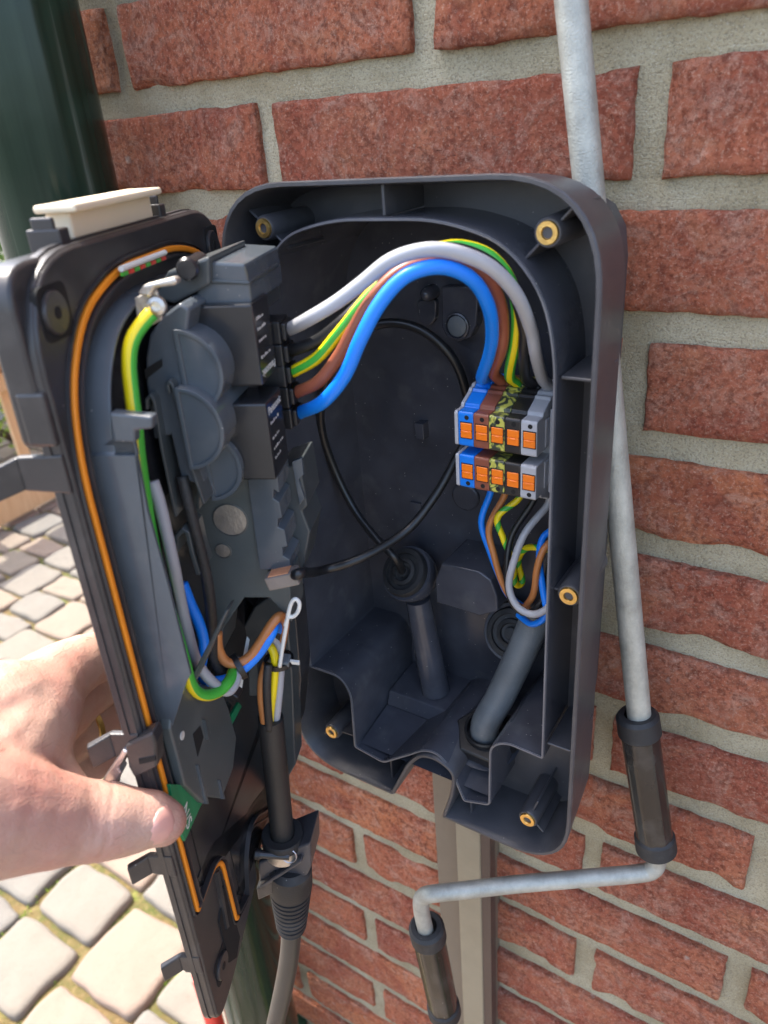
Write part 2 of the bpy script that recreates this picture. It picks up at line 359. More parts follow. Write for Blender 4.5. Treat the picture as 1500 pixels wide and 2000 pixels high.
def stone_mat():
    m, nt, b = mat('pale_paving_stone'); N = nt.nodes; L = nt.links; P = world_vec(N, L); oi = N.new('ShaderNodeObjectInfo')
    cr = N.new('ShaderNodeValToRGB'); L.new(oi.outputs['Random'], cr.inputs[0]); e = cr.color_ramp.elements
    e[0].color = (.205,.162,.118,1); e[1].color = (.15,.138,.115,1)
    for p, c in ((.35,(.205,.152,.115,1)), (.6,(.18,.152,.115,1)), (.8,(.145,.137,.12,1))):
        x = e.new(p); x.color = c
    c1 = nodes_mix(N, L, rng(N, L, noise_n(N, L, P, 40, 8, .7), .5, .75, 0, .4), cr.outputs[0], (.145,.12,.09))
    c2 = nodes_mix(N, L, rng(N, L, noise_n(N, L, P, 220, 4, .7), .58, .7, 0, .35), c1, (.11,.09,.065))
    L.new(c2, b.inputs['Base Color']); b.inputs['Roughness'].default_value = .9
    bp = N.new('ShaderNodeBump'); bp.inputs['Strength'].default_value = .6; bp.inputs['Distance'].default_value = .004; L.new(noise_n(N, L, P, 60, 9, .7), bp.inputs['Height']); L.new(bp.outputs[0], b.inputs['Normal'])
    return m
def joint_mat():
    m, nt, b = mat('mossy_sand_joints'); N = nt.nodes; L = nt.links; P = world_vec(N, L)
    c1 = nodes_mix(N, L, rng(N, L, noise_n(N, L, P, 14, 6, .65), .42, .6), (.15,.10,.04), (.07,.085,.016))
    c2 = nodes_mix(N, L, rng(N, L, noise_n(N, L, P, 9, 6, .6), .56, .68), c1, (.15,.21,.025))
    c3 = nodes_mix(N, L, rng(N, L, noise_n(N, L, P, 120, 5, .7), .5, .7, 0, .6), c2, (.26,.185,.085))
    L.new(c3, b.inputs['Base Color']); b.inputs['Roughness'].default_value = .95
    bp = N.new('ShaderNodeBump'); bp.inputs['Strength'].default_value = .8; bp.inputs['Distance'].default_value = .01; L.new(noise_n(N, L, P, 90, 8, .7), bp.inputs['Height']); L.new(bp.outputs[0], b.inputs['Normal'])
    return m
def leaf_mat(name, col, col2):
    m, nt, b = mat(name); N = nt.nodes; L = nt.links; P = world_vec(N, L)
    L.new(nodes_mix(N, L, rng(N, L, noise_n(N, L, P, 16, 3), .35, .65), col, col2), b.inputs['Base Color']); b.inputs['Roughness'].default_value = .55
    b.inputs['Transmission Weight'].default_value = 0
    tr = N.new('ShaderNodeBsdfTranslucent'); tr.inputs[0].default_value = (*[min(1, c*1.6) for c in col2], 1)
    mx = N.new('ShaderNodeMixShader'); mx.inputs[0].default_value = .35; out = N['Material Output']
    L.new(b.outputs[0], mx.inputs[1]); L.new(tr.outputs[0], mx.inputs[2]); L.new(mx.outputs[0], out.inputs[0])
    return m
def wood_mat():
    m, nt, b = mat('weathered_pine_wood'); N = nt.nodes; L = nt.links; tc = N.new('ShaderNodeTexCoord')
    mp = N.new('ShaderNodeMapping'); mp.inputs['Scale'].default_value = (30, 30, 2); L.new(tc.outputs['Object'], mp.inputs[0])
    L.new(nodes_mix(N, L, rng(N, L, noise_n(N, L, mp.outputs[0], 2, 6, .6, 1), .35, .65), (.42,.27,.13), (.52,.36,.20)), b.inputs['Base Color']); b.inputs['Roughness'].default_value = .7
    return m
BRICK, MORTAR, STONE, JOINT, WOOD = brick_mat(), mortar_mat(), stone_mat(), joint_mat(), wood_mat()
LEAF1 = leaf_mat('bright_leaf', (.10,.17,.02), (.22,.30,.03)); LEAF2 = leaf_mat('dark_leaf', (.035,.065,.015), (.07,.12,.02))

# ================================================================ the brick wall
CORNER = -0.215                                   # left end of the wall, where the house turns
PITCH, BH, BW, SP = 0.0613, 0.0462, 0.2075, 0.222
wall_root = empty('brick_wall', (0.6, 0.1, GZ)); tag(wall_root, 'red brick house wall with sandy mortar joints behind the open charger', 'wall')
def fade(t): return t*t*(3-2*t)
def brick_mesh(w, h, seed, nx=46, nz=12):
    """front grid with a crisp narrow arris, ragged edges and a few chips"""
    o = Vector((seed*7.3, seed*3.1, 0)); vs_ = []; fs = []
    ar = .0011
    xs = [-w/2, -w/2+ar] + [-w/2+ar+(w-2*ar)*k/(nx-2) for k in range(1, nx-2)] + [w/2-ar, w/2]
    zs = [-h/2, -h/2+ar] + [-h/2+ar+(h-2*ar)*k/(nz-2) for k in range(1, nz-2)] + [h/2-ar, h/2]
    for j in range(nz+1):
        for i in range(nx+1):
            x, z = xs[i], zs[j]; e = min(i, nx-i); g_ = min(j, nz-j)
            p = Vector((x, z, 0))
            y = -.0011*noise.noise(p*34+o) - .0009*noise.noise(p*105+o) - .0006*noise.noise(p*270+o)
            ed_ = min(e, g_)
            if ed_ <= 1:
                rx = (.0008*noise.noise(Vector((0, z*70, 9))+o) + .0010*noise.noise(Vector((0, z*340, 19))+o)) if e <= 1 else 0
                rz = (.0008*noise.noise(Vector((x*45, 0, 4))+o) + .0011*noise.noise(Vector((x*310, 0, 14))+o)) if g_ <= 1 else 0
                x += rx; z += rz
                if ed_ == 0: y += .0016
            c_ = noise.noise(p*26 + o*1.7 + Vector((3,3,3)))
            dist = min(w/2-abs(x), h/2-abs(z))
            if c_ > .22 and dist < .006: y += (c_-.22)*.024*(1-dist/.006)
            vs_.append((x, y, z))
    for j in range(nz):
        for i in range(nx):
            a = j*(nx+1)+i; fs.append((a, a+1, a+nx+2, a+nx+1))
    ring = [i for i in range(nx+1)] + [j*(nx+1)+nx for j in range(1, nz+1)] + [nz*(nx+1)+i for i in range(nx-1, -1, -1)] + [j*(nx+1) for j in range(nz-1, 0, -1)]
    b = len(vs_); vs_ += [(vs_[k][0], .06, vs_[k][2]) for k in ring]; n = len(ring)
    fs += [(ring[k], b+k, b+(k+1) % n, ring[(k+1) % n]) for k in range(n)]
    me = bpy.data.meshes.new('brick'); me.from_pydata(vs_, [], fs); me.materials.append(BRICK)
    me.polygons.foreach_set('use_smooth', [True]*(nx*nz) + [False]*n); me.update(); return me
full = [brick_mesh(BW, BH, s) for s in range(14)]
def put_brick(xc, zc, me, rnd):
    o = bpy.data.objects.new('brick', me); link(o, wall_root)
    o.location = (xc - .6, -.1 + rnd.uniform(-.0022, -.0002), zc - GZ)
    o.rotation_euler = (rnd.uniform(-.006, .006), rnd.uniform(-.007, .007) + (math.pi if rnd.random() < .5 else 0), rnd.uniform(-.006, .006))
    return o
XR = 0.95; nrow0 = -7; nrow1 = 20
rb = random.Random(3)
far = MB()
def far_brick(x0, x1, z0, z1):
    b = .0025; far.add([(x0,.02,z0),(x1,.02,z0),(x1,.02,z1),(x0,.02,z1),(x0,0,z0),(x1,0,z0),(x1,0,z1),(x0,0,z1)], [(4,5,6,7),(0,1,5,4),(1,2,6,5),(2,3,7,6),(3,0,4,7)])
for row in range(-27, 22):
    ztop = -row*PITCH; zc = ztop - BH/2
    shift = 0.0 if row % 2 == 0 else -.1165
    k = -3
    while True:
        x0 = shift + k*SP + (.0015 if row % 2 else 0); x1 = x0 + BW; k += 1
        if x0 > 2.3: break
        if x1 < CORNER + .03: continue
        near = nrow0 <= row <= nrow1 and x0 < XR
        if zc - BH/2 < GZ: continue
        if x0 < CORNER:
            w = x1 - CORNER
            if near: put_brick(CORNER + w/2, zc, brick_mesh(w, BH, 40+row, max(8, int(46*w/BW)), 12), rb)
            else: far_brick(CORNER, x1, ztop-BH, ztop)
        elif near:
            put_brick((x0+x1)/2 + rb.uniform(-.0012, .0012), zc + rb.uniform(-.0008, .0008), full[rb.randrange(14)], rb)
        else: far_brick(x0, x1, ztop-BH, ztop)
# the house end face and everything farther along the wall: bricks past the ones that can be picked apart
for row in range(-27, 22):
    ztop = -row*PITCH
    if ztop - BH < GZ: continue
    for k in range(0, 10):
        y0 = .012 + k*SP + (0 if row % 2 else .111)
        far.add([(CORNER-.0, y0, ztop-BH),(CORNER, y0+BW, ztop-BH),(CORNER, y0+BW, ztop),(CORNER, y0, ztop)], [(0,1,2,3)])
fo = far.build('far_bricks', BRICK, None); fo.parent = wall_root; fo.location = (-.6, -.1, -GZ); tag(fo, kind='stuff')
mo = MB(); nx, nz = 120, 176; X0, X1, Z0, Z1 = CORNER+.004, .98, GZ, .45
for j in range(nz+1):
    for i in range(nx+1):
        x = X0+(X1-X0)*i/nx; z = Z0+(Z1-Z0)*j/nz
        mo.v.append((x, .0036 + .0014*noise.noise(Vector((x*40, z*40, 1))) + .0011*noise.noise(Vector((x*150, z*150, 2))), z))
for j in range(nz):
    for i in range(nx):
        a = j*(nx+1)+i; mo.f.append((a, a+1, a+nx+2, a+nx+1)); mo.m.append(0)
mo.box((CORNER+.004, .0085, GZ), (2.3, .25, 1.66)); mo.box((CORNER+.004, .25, GZ), (-.1, 2.3, 1.66))
q = mo.build('mortar', MORTAR, None, smooth=True); q.parent = wall_root; q.location = (-.6, -.1, -GZ)
roof = MB(); roof.box((-.26, -.06, 1.66), (2.3, 2.3, 1.74)); q = roof.build('eaves_board', MT['w_white'], None); q.parent = wall_root; q.location = (-.6, -.1, -GZ)

# ================================================================ the ground
g = MB(); g.add([(-40,-40,GZ-.02),(40,-40,GZ-.02),(40,40,GZ-.02),(-40,40,GZ-.02)], [(0,1,2,3)])
ground = g.build('ground', JOINT); tag(ground, kind='structure')
def stone_mesh(w, l, seed):
    o = Vector((seed*3.7, seed*1.9, 0)); n = 5; vs_ = []; fs = []
    prof = ((0, -.03, 1.0), (0, -.006, 1.0), (.004, -.001, .97), (.014, .0, .9), (.06, .001, .5))
    m_ = 40
    mn = min(w, l)*.42
    for ins, z, k in prof:
        ins = min(ins, mn)
        for i in range(m_):
            t = i/m_*4; s_ = int(t); u = t-s_
            a = w/2-ins; b = l/2-ins
            x, y = [(-a+2*a*u, -b), (a, -b+2*b*u), (a-2*a*u, b), (-a, b-2*b*u)][s_]
            c = .012
            d = noise.noise(Vector((x*18, y*18, 0))+o)*.009; r = max(abs(x)/a, abs(y)/b); 
            cx = min(1, (abs(x)/a)*(abs(y)/b)); sh = 1-.05*cx**10
            vs_.append(((x+d)*sh, (y+d*.7)*sh, z + noise.noise(Vector((x*16, y*16, 3))+o)*.005))
    for r in range(len(prof)-1):
        for i in range(m_):
            j = (i+1) % m_; fs.append((r*m_+i, r*m_+j, (r+1)*m_+j, (r+1)*m_+i))
    fs.append(tuple((len(prof)-1)*m_+i for i in range(m_)))
    me = bpy.data.meshes.new('paving_stone'); vs_.append((0,0,.003)); cN = len(vs_)-1; fs = fs[:-1] + [((len(prof)-1)*m_+i, (len(prof)-1)*m_+(i+1)%m_, cN) for i in range(m_)]; me.from_pydata(vs_, [], fs); me.materials.append(STONE)
    me.polygons.foreach_set('use_smooth', [True]*len(fs)); me.update(); return me
rg = random.Random(11); kinds = [[stone_mesh(.160, l, i*5+j) for j, l in enumerate((.095, .118, .138, .160))] for i in range(4)]
LEN = (.095, .118, .138, .160); count = 0
farst = MB()
row = 0; x = -.43
rows = []
while x > -3.6: rows.append(x); x -= .1725
x = -.43 + .1725
while x < 1.9: rows.append(x); x += .1725
for xr in rows:
    y = -1.7 - rg.random()*.15
    while y < 3.0:
        j = rg.randrange(4); l = LEN[j]; yc = y + l/2; y += l + .014
        if xr > CORNER-.1 and yc > -.12: continue
        # stones in view from around the photograph's viewpoint
        d = math.hypot(xr-.316, yc+.381)
        seen = xr < -.35 and (-.45 if xr > -1.2 else -.2) < yc and yc < .75 + (-xr-.35)*.75 and d < 3.6 and yc < 2.0
        if seen and count < 290:
            o = bpy.data.objects.new('paving_stone', rg.choice(kinds)[j]); link(o, ground); o.location = (xr + rg.uniform(-.004,.004), yc, GZ - .003 + rg.uniform(-.004,.004)); o.rotation_euler = (rg.uniform(-.02,.02), rg.uniform(-.02,.02), rg.uniform(-.05,.05)); count += 1
        else:
            w = .079; hl = l/2; z0 = GZ-.02; z1 = GZ-.002; i_ = .008
            farst.add([(xr-w,yc-hl,z0),(xr+w,yc-hl,z0),(xr+w,yc+hl,z0),(xr-w,yc+hl,z0),(xr-w+i_,yc-hl+i_,z1),(xr+w-i_,yc-hl+i_,z1),(xr+w-i_,yc+hl-i_,z1),(xr-w+i_,yc+hl-i_,z1)], [(4,5,6,7),(0,1,5,4),(1,2,6,5),(2,3,7,6),(3,0,4,7)])
q = farst.build('far_paving_stones', STONE, ground); tag(q, kind='stuff')
yard = MB(); yard.add([(-40,-40,GZ-.012),(40,-40,GZ-.012),(40,-1.75,GZ-.012),(-40,-1.75,GZ-.012)], [(0,1,2,3)])
yard.add([(1.95,-1.74,GZ-.011),(40,-1.74,GZ-.011),(40,40,GZ-.011),(1.95,40,GZ-.011)], [(0,1,2,3)])
yard.add([(-40,-1.74,GZ-.011),(-3.7,-1.74,GZ-.011),(-3.7,40,GZ-.011),(-40,40,GZ-.011)], [(0,1,2,3)])
q = yard.build('pavement', STONE); tag(q, kind='structure')
# moss and weeds in the joints
ms = MB(); rm = random.Random(5)
for i in range(900):
    xr = rg.choice(rows[:14]) + .086 + rm.gauss(0, .006); yy = rm.uniform(-.45, 1.2)
    if noise.noise(Vector((xr*4, yy*4, 7))) < .05: continue
    for k in range(3):
        a = rm.random()*6.28; h = rm.uniform(.006, .016); r = rm.uniform(.003, .007); px_ = xr + rm.gauss(0,.004); py_ = yy + rm.gauss(0,.006)
        ms.add([(px_, py_, GZ-.02), (px_+r*math.cos(a), py_+r*math.sin(a), GZ-.02+h), (px_+r*math.cos(a+1.2), py_+r*math.sin(a+1.2), GZ-.02+h*.8)], [(0,1,2)])
q = ms.build('moss', LEAF1); tag(q, 'tufts of green moss growing in the paving joints', 'moss', kind='stuff')

# ================================================================ wooden fence and shrubs beyond the corner
FA = Vector((-2.43, .94)); FD = Vector((-.10, 1.0)).normalized()
fence = empty('wooden_fence', (FA.x, FA.y, GZ)); tag(fence, 'low pale wooden fence with capping rail and slats by the paving', 'fence')
fang = math.atan2(FD.y, FD.x); fence.rotation_euler.z = fang
def fbox(name, lo, hi): 
    b = MB(); b.box(lo, hi); return b.build(name, WOOD, fence, bevel=.004)
fbox('bottom_board', (-2.2, -.03, .02), (2.6, .03, .13))
fbox('capping_rail', (-2.2, -.06, .615), (2.6, .06, .645))
fbox('rail', (-2.2, -.02, .50), (2.6, .02, .57))
for i in range(16):
    s0 = -2.0 + i*.30 + .13
    if i % 4 == 0: fbox('post', (s0-.035, -.036, 0), (s0+.035, .036, .615))
    else: fbox('slat', (s0-.024, .021, .08), (s0+.024, .04, .60))
def shrub(name, label, c, rad, n, m_, seed, leaf=.04):
    rs = random.Random(seed); root = empty(name, (c[0], c[1], GZ)); tag(root, label, 'shrub')
    st = MB()
    for i in range(7):
        a = rs.random()*6.28; st.tube([(0,0,0), (math.cos(a)*rad[0]*.3, math.sin(a)*rad[1]*.3, rad[2]*.6), (math.cos(a)*rad[0]*.6, math.sin(a)*rad[1]*.6, rad[2]*1.3)], [.012,.008,.003], 6)
    st.build('stem', MT['darkbrown'], root, smooth=True)
    f = MB(); cl = []
    for i in range(46):
        d = Vector((rs.gauss(0,1), rs.gauss(0,1), rs.gauss(0,1))).normalized()*rs.uniform(.35, 1.0); cl.append((Vector((d.x*rad[0], d.y*rad[1], rad[2]+d.z*rad[2]*.95)), rs.uniform(.12, .26)))
    for i in range(n):
        cc, cr_ = rs.choice(cl); p = cc + Vector((rs.gauss(0,1), rs.gauss(0,1), rs.gauss(0,1)))*cr_*.45
        if p.z < .02: continue
        u = Vector((rs.gauss(0,1), rs.gauss(0,1), rs.gauss(0,.6))).normalized(); w = u.orthogonal().normalized(); w.rotate(Matrix.Rotation(rs.random()*6.28, 3, u)); s_ = leaf*rs.uniform(.6,1.3)
        f.add([p, p+u*s_*.5+w*s_*.28, p+u*s_, p+u*s_*.5-w*s_*.28], [(0,1,2,3)])
    f.build('foliage', m_, root)
shrub('shrub', 'bright lime green leafy shrub right behind the wooden fence', (-3.15, 1.55), (.42, .8, .42), 2600, LEAF1, 1)
shrub('shrub', 'dark green dense shrub further behind the wooden fence', (-4.3, 2.1), (.7, 1.2, .62), 3200, LEAF2, 2, .06)
# garden tree whose crown shades part of the paving
tree = empty('garden_tree', (-4.9, 1.5, GZ)); tag(tree, 'leafy garden tree standing beyond the wooden fence', 'tree')
t_ = MB(); t_.tube([(0,0,0),(.03,.02,.9),(-.03,.05,1.7),(.05,.0,2.3)], [.09,.075,.06,.045], 10)
for a in range(5): t_.tube([(0,0,1.5+.15*a), (math.cos(a*1.3)*.4, math.sin(a*1.3)*.4, 2.1+.1*a), (math.cos(a*1.3)*.8, math.sin(a*1.3)*.8, 2.6+.1*a)], [.04,.025,.01], 8)
t_.build('trunk', MT['darkbrown'], tree, smooth=True)
cr_ = MB(); rt = random.Random(9); cl = []
for i in range(60):
    d = Vector((rt.gauss(0,1), rt.gauss(0,1), rt.gauss(0,1))).normalized()*rt.uniform(.3,1); cl.append(Vector((d.x*1.0, d.y*1.0, 2.6+d.z*.65)))
for i in range(5200):
    p = rt.choice(cl) + Vector((rt.gauss(0,1), rt.gauss(0,1), rt.gauss(0,1)))*.15
    u = Vector((rt.gauss(0,1), rt.gauss(0,1), rt.gauss(0,.6))).normalized(); w = u.orthogonal().normalized(); s_ = rt.uniform(.05,.10)
    cr_.add([p, p+u*s_*.5+w*s_*.3, p+u*s_, p+u*s_*.5-w*s_*.3], [(0,1,2,3)])
cr_.build('crown', LEAF2, tree)

# ================================================================ drainpipe, red tube, steel post
dp = empty('drainpipe', (-.142, -.056, GZ)); tag(dp, 'dark green painted round drainpipe running down the wall corner', 'drainpipe')
b = MB(); b.lathe([(.0395, 0), (.0395, 3.0)], (0,0,0), (0,0,1), 40); b.build('pipe', MT['green_paint'], dp, smooth=True)
for z in (.25, 2.05):
    b = MB(); b.lathe([(.0396, 0), (.0425, .001), (.0425, .029), (.0396, .03)], (0,0,z), (0,0,1), 40, cap=False); b.box((-.008, .036, z+.005), (.008, .07, z+.025)); b.build('bracket', MT['green_paint'], dp, smooth=True)
rt_ = MB(); rt_.tube([(-.2125,-.075,GZ-.018),(-.2125,-.075,GZ+.30),(-.212,-.075,GZ+.42)], .011, 16); o = rt_.build('red_tube', MT['red'], smooth=True, loc=(-.2125,-.075,GZ))
tag(o, 'red plastic tube standing on the paving beside the drainpipe', 'tube')
sp = empty('steel_post', (.1125, 0, GZ)); tag(sp, 'tan painted steel post running down the wall below the open box', 'post')
b = MB(); b.box((-.0265, -.010, 0), (.026, .004, .918)); b.build('base_plate', MT['tan_dark'], sp, bevel=.0012)
b = MB(); b.box((-.001, -.0205, 0), (.0205, -.0098, .918)); b.build('raised_rail', MT['tan'], sp, bevel=.0012)
b = MB(); b.box((.0206, -.0195, 0), (.0285, -.0102, .916)); b.build('side_shade_strip', MT['darkbrown'], sp)  # added strip, its dark brown paints shade on the post's right side
# ================================================================ wall box
BX, BZ = .126, -.2247
def fb(u, v, d): return (BX+u, d, BZ+v)
TUB = rounded([(-.0815,.118),(-.0745,.146),(-.058,.1655),(-.028,.1730),(.028,.1730),(.058,.1640),(.0755,.144),(.0815,.118),(.0815,-.1081),(.0585,-.1066),(.0500,-.1140),(.0490,-.1618),(.0304,-.1683),(.0215,-.1439),(.0125,-.1365),(.004,-.1385),(-.0057,-.1466),(-.028,-.1646),(-.0515,-.161),(-.0497,-.1149),(-.0560,-.1036),(-.0808,-.1042)],
    [.02,.02,.022,.02,.02,.022,.02,.02,.002,.01,.008,.003,.003,.006,.006,.005,.004,.004,.003,.012,.010,.003], 5)
SHELL = rounded([(-.099,.189),(.099,.189),(.099,-.189),(.015,-.189),(.0225,-.163),(.0240,-.146),(.0135,-.1405),(.003,-.1425),(-.006,-.1535),(-.0215,-.189),(-.099,-.189)],
    [.046,.046,.046,.002,.012,.008,.006,.006,.008,.002,.052], 10)
box = empty('charger_box', (BX, 0, BZ)); tag(box, 'open black plastic wall charger box with brass screw inserts on brick wall', 'charger box')
def inb(o):                                                       # parts of the box are built in world metres
    o.parent = box; o.location = (-BX, 0, -BZ); return o
def bpart(mb, name, m_, **k): return inb(mb.build(name, m_, None, **k))
RIM, CHF = -.090, -.052
b = MB()
n = len(SHELL); inn = offset(SHELL, .0026); back = [(x*.965, y*.982) for x, y in SHELL]; backin = [(x*.965, y*.982) for x, y in inn]
rimo = offset(SHELL, .0006); rimi = offset(SHELL, .0021)
rings = [[fb(x,y,CHF+.004) for x,y in back], [fb(x,y,RIM+.0008) for x,y in SHELL], [fb(x,y,RIM) for x,y in rimo], [fb(x,y,RIM) for x,y in rimi], [fb(x,y,RIM+.0008) for x,y in inn], [fb(x,y,CHF) for x,y in backin]]
for r in rings: b.v += r
for k in range(len(rings)-1):
    for i in range(n):
        j = (i+1) % n; b.f.append((k*n+i, k*n+j, (k+1)*n+j, (k+1)*n+i)); b.m.append(0)
bpart(b, 'outer_shell', MT['shell'], smooth=True, angle=40)
# channel floor between the outer wall and the inner compartment
from mathutils.geometry import tessellate_polygon
hole_ = offset(TUB, .0004); lo_ = [Vector((x,y,0)) for x,y in backin]; li_ = [Vector((x,y,0)) for x,y in hole_]
tris = tessellate_polygon([lo_, li_]); al_ = lo_ + li_
b = MB(); b.add([fb(p.x,p.y,CHF) for p in al_], [tuple(t) for t in tris]); bpart(b, 'channel_floor', MT['shell'])
b = MB(); b.prism(rounded([(-.085,.176),(.085,.176),(.085,-.13),(.06,-.174),(-.06,-.174),(-.085,-.13)], .03), fb, CHF+.003, -.0085, caps=(False, False)); bpart(b, 'back_housing', MT['shell'], smooth=True)
# inner compartment
b = MB(); b.wall(TUB, .0017, fb, -.0875, -.012); b.prism(offset(TUB, .0008), fb, -.0125, -.0085)
tubo = bpart(b, 'inner_compartment', MT['tub'], smooth=True, angle=30)
# thin lip on the compartment rim, paler grey painting the light its edge catches
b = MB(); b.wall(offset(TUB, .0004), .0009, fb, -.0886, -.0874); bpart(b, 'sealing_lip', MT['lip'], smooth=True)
def rib(name, pts, d0, d1, t=.0014):
    b = MB(); (x0,z0),(x1,z1) = pts; d = Vector((x1-x0, z1-z0)).normalized(); nn = Vector((-d.y, d.x))*t/2
    b.prism([(x0+nn.x,z0+nn.y),(x1+nn.x,z1+nn.y),(x1-nn.x,z1-nn.y),(x0-nn.x,z0-nn.y)], lambda u,v,dd: (u,dd,v), d0, d1); bpart(b, name, MT['shell'], bevel=.0003, seg=1)
def X(a): return BX+a
def Z(b_): return BZ+b_
rib('rib', ((X(0.0),Z(.1868)),(X(0.0),Z(.1735))), -.0865, CHF)
rib('rib', ((X(.0820),Z(.1085)),(X(.0964),Z(.1085))), -.0845, CHF)
rib('rib', ((X(.0820),Z(-.0985)),(X(.0964),Z(-.0985))), -.085, CHF)
rib('rib', ((X(-.0283),Z(-.165)),(X(-.0283),Z(-.1865))), -.080, CHF)
rib('rib', ((X(.0312),Z(-.1685)),(X(.0312),Z(-.1865))), -.080, CHF)
rib('rib', ((X(-.0808),Z(-.085)),(X(-.0964),Z(-.085))), -.080, CHF)
rib('rib', ((X(-.0808),Z(.03)),(X(-.0964),Z(.03))), -.080, CHF)
for (a, v, d1, d2) in ((-.0715,.1680,(-.0105,.0080),(.012,-.010)), (.0745,.1665,(.0098,.0098),(-.011,-.011)), (.0900,.0005,(-.0085,0),None), (-.0725,-.1600,(-.010,-.0085),(.019,.002)), (.0715,-.1645,(.005,.015),(.0088,-.0088))):
    bs = MB(); bs.lathe([(.0068,-.038),(.0060,-.001),(.0054,-.0)], (X(a),-.0845,Z(v)), (0,-1,0), 28, cap=True); bo = bpart(bs, 'screw_boss', MT['shell'], smooth=True)
    ins = MB(); ins.lathe([(.0022,-.006),(.0022,.0006),(.0025,.0011),(.0044,.0011),(.0047,.0004),(.0047,-.006)], (X(a),-.0845,Z(v)), (0,-1,0), 28, cap=False); io = ins.build('brass_insert', MT['brass'], None, smooth=True); io.parent = bo
    io2 = MB(); io2.lathe([(.0023,0),(.0005,.0001)], (X(a),-.0815,Z(v)), (0,-1,0), 16); q = io2.build('thread_hole', MT['brass'], None); q.parent = bo
    for d in (d1, d2):
        if d: rib('rib', ((X(a+d[0]*.35),Z(v+d[1]*.35)),(X(a+d[0]),Z(v+d[1]))), -.082, CHF, .0012)
# things moulded into the compartment's back
b = MB(); P = [(0.1165,-0.02,-0.0949),(0.1386,-0.02,-0.094),(0.1367,-0.02,-0.1141),(0.1329,-0.02,-0.1212),(0.1251,-0.02,-0.1244),(0.1186,-0.02,-0.1218),(0.1159,-0.02,-0.1169)]; b.prism([(p[0],p[2]) for p in P], lambda u,v,d: (u,d,v), -.020, -.011); bpart(b, 'mounting_pad', MT['tub'], smooth=True, bevel=.0008)
c = [(0.1256,-0.0205,-0.1153)][0]
b = MB(); b.lathe([(.0072,0),(.0072,.0008),(.0064,.0012),(.0062,.0004)], c, (0,-1,0), 32, cap=False); bpart(b, 'pad_ring', MT['tub'], smooth=True)
b = MB(); b.lathe([(.0056,-.001),(.0056,.0006),(.0050,.0010)], c, (0,-1,0), 28); bpart(b, 'pad_plug', MT['conduit'], smooth=True)
c = [(0.1072,-0.02,-0.0994)][0]; b = MB(); b.lathe([(.0042,-.009),(.0042,-.002),(.0036,.001),(.0022,.0028),(.0006,.0034)], c, (0,-1,0), 20); bpart(b, 'locating_knob', MT['tub'], smooth=True)
b = MB(); P = [(0.0978,-0.016,-0.1042),(0.1108,-0.016,-0.1028),(0.1097,-0.016,-0.114),(0.1045,-0.016,-0.1186),(0.0997,-0.016,-0.1161)]; b.prism(rounded([(p[0],p[2]) for p in P], .003), lambda u,v,d: (u,d,v), -.016, -.011); bpart(b, 'keyhole_pad', MT['tub'], bevel=.0006)
c = [(0.0971,-0.018,-0.1809)][0]; b = MB(); b.box((c[0]-.003,-.019,c[2]-.005),(c[0]+.003,-.011,c[2]+.005)); bpart(b, 'locating_peg', MT['tub'], bevel=.0004)
c = [(0.1247,-0.0135,-0.2214)][0]; b = MB(); b.lathe([(.009,-.002),(.009,.001),(.008,.0018)], c, (0,-1,0), 30); bpart(b, 'knockout', MT['tub'], smooth=True)
c = [(0.0882,-0.0135,-0.2369)][0]; b = MB(); b.box((c[0]-.004,-.0145,c[2]-.004),(c[0]+.004,-.012,c[2]+.004)); bpart(b, 'moulded_mark', MT['tub'], bevel=.0003)
# stepped sill in the bottom with the cable column
zs = [(0.1066,-0.032,-0.3676)][0][2]
b = MB(); b.hexa([(.0775,-.050,zs-.010),(.1735,-.050,zs-.010),(.1735,-.012,zs-.030),(.0775,-.012,zs-.030),(.0775,-.046,zs),(.1735,-.046,zs),(.1735,-.012,zs+.002),(.0775,-.012,zs+.002)]); bpart(b, 'bottom_sill', MT['tub'], bevel=.0008)
b = MB(); b.add([(.0775,-.050,zs-.010),(.1735,-.050,zs-.010),(.1735,-.084,-.384),(.0775,-.084,-.384)], [(0,1,2,3)]); bpart(b, 'bottom_slope', MT['tub'])
ct = Vector([(0.0983,-0.034,-0.292)][0]); cb = Vector([(0.1071,-0.032,-0.3665)][0])
b = MB(); b.tube([cb, cb.lerp(ct, .5), ct], [.0100,.0092,.0082], 26); bpart(b, 'cable_column', MT['tub'], smooth=True)
gc = Vector([(0.0924,-0.038,-0.2709)][0]); ga = Vector((-.10,-.72,.62)).normalized()
b = MB(); b.lathe([(.0085,-.028),(.0175,-.012),(.0186,-.003),(.0178,-.0012),(.0160,-.0012)], gc, ga, 36); bpart(b, 'grommet_cup', MT['tub'], smooth=True)
def grommet(c, ax, name='rubber_grommet', k=1.18):
    b = MB(); b.lathe([(r_*k, h_*k) for r_, h_ in [(.0136,-.004),(.0136,.0010),(.0128,.0026),(.0104,.0030),(.0100,.0014),(.0078,.0014),(.0074,.0028),(.0056,.0034),(.0050,.0018),(.0034,.0014),(.0030,.0032),(.0020,.0034)]], c, ax, 36); return bpart(b, name, MT['rubber'], smooth=True)
grommet(gc, ga)
g2 = Vector([(0.1646,-0.034,-0.297)][0]); g2a = Vector((.05,-.85,.45)).normalized()
b = MB(); b.lathe([(.0170,-.020),(.0192,-.003),(.0184,-.0012),(.0164,-.0012)], g2, g2a, 36); bpart(b, 'grommet_cup', MT['tub'], smooth=True)
grommet(g2, g2a)
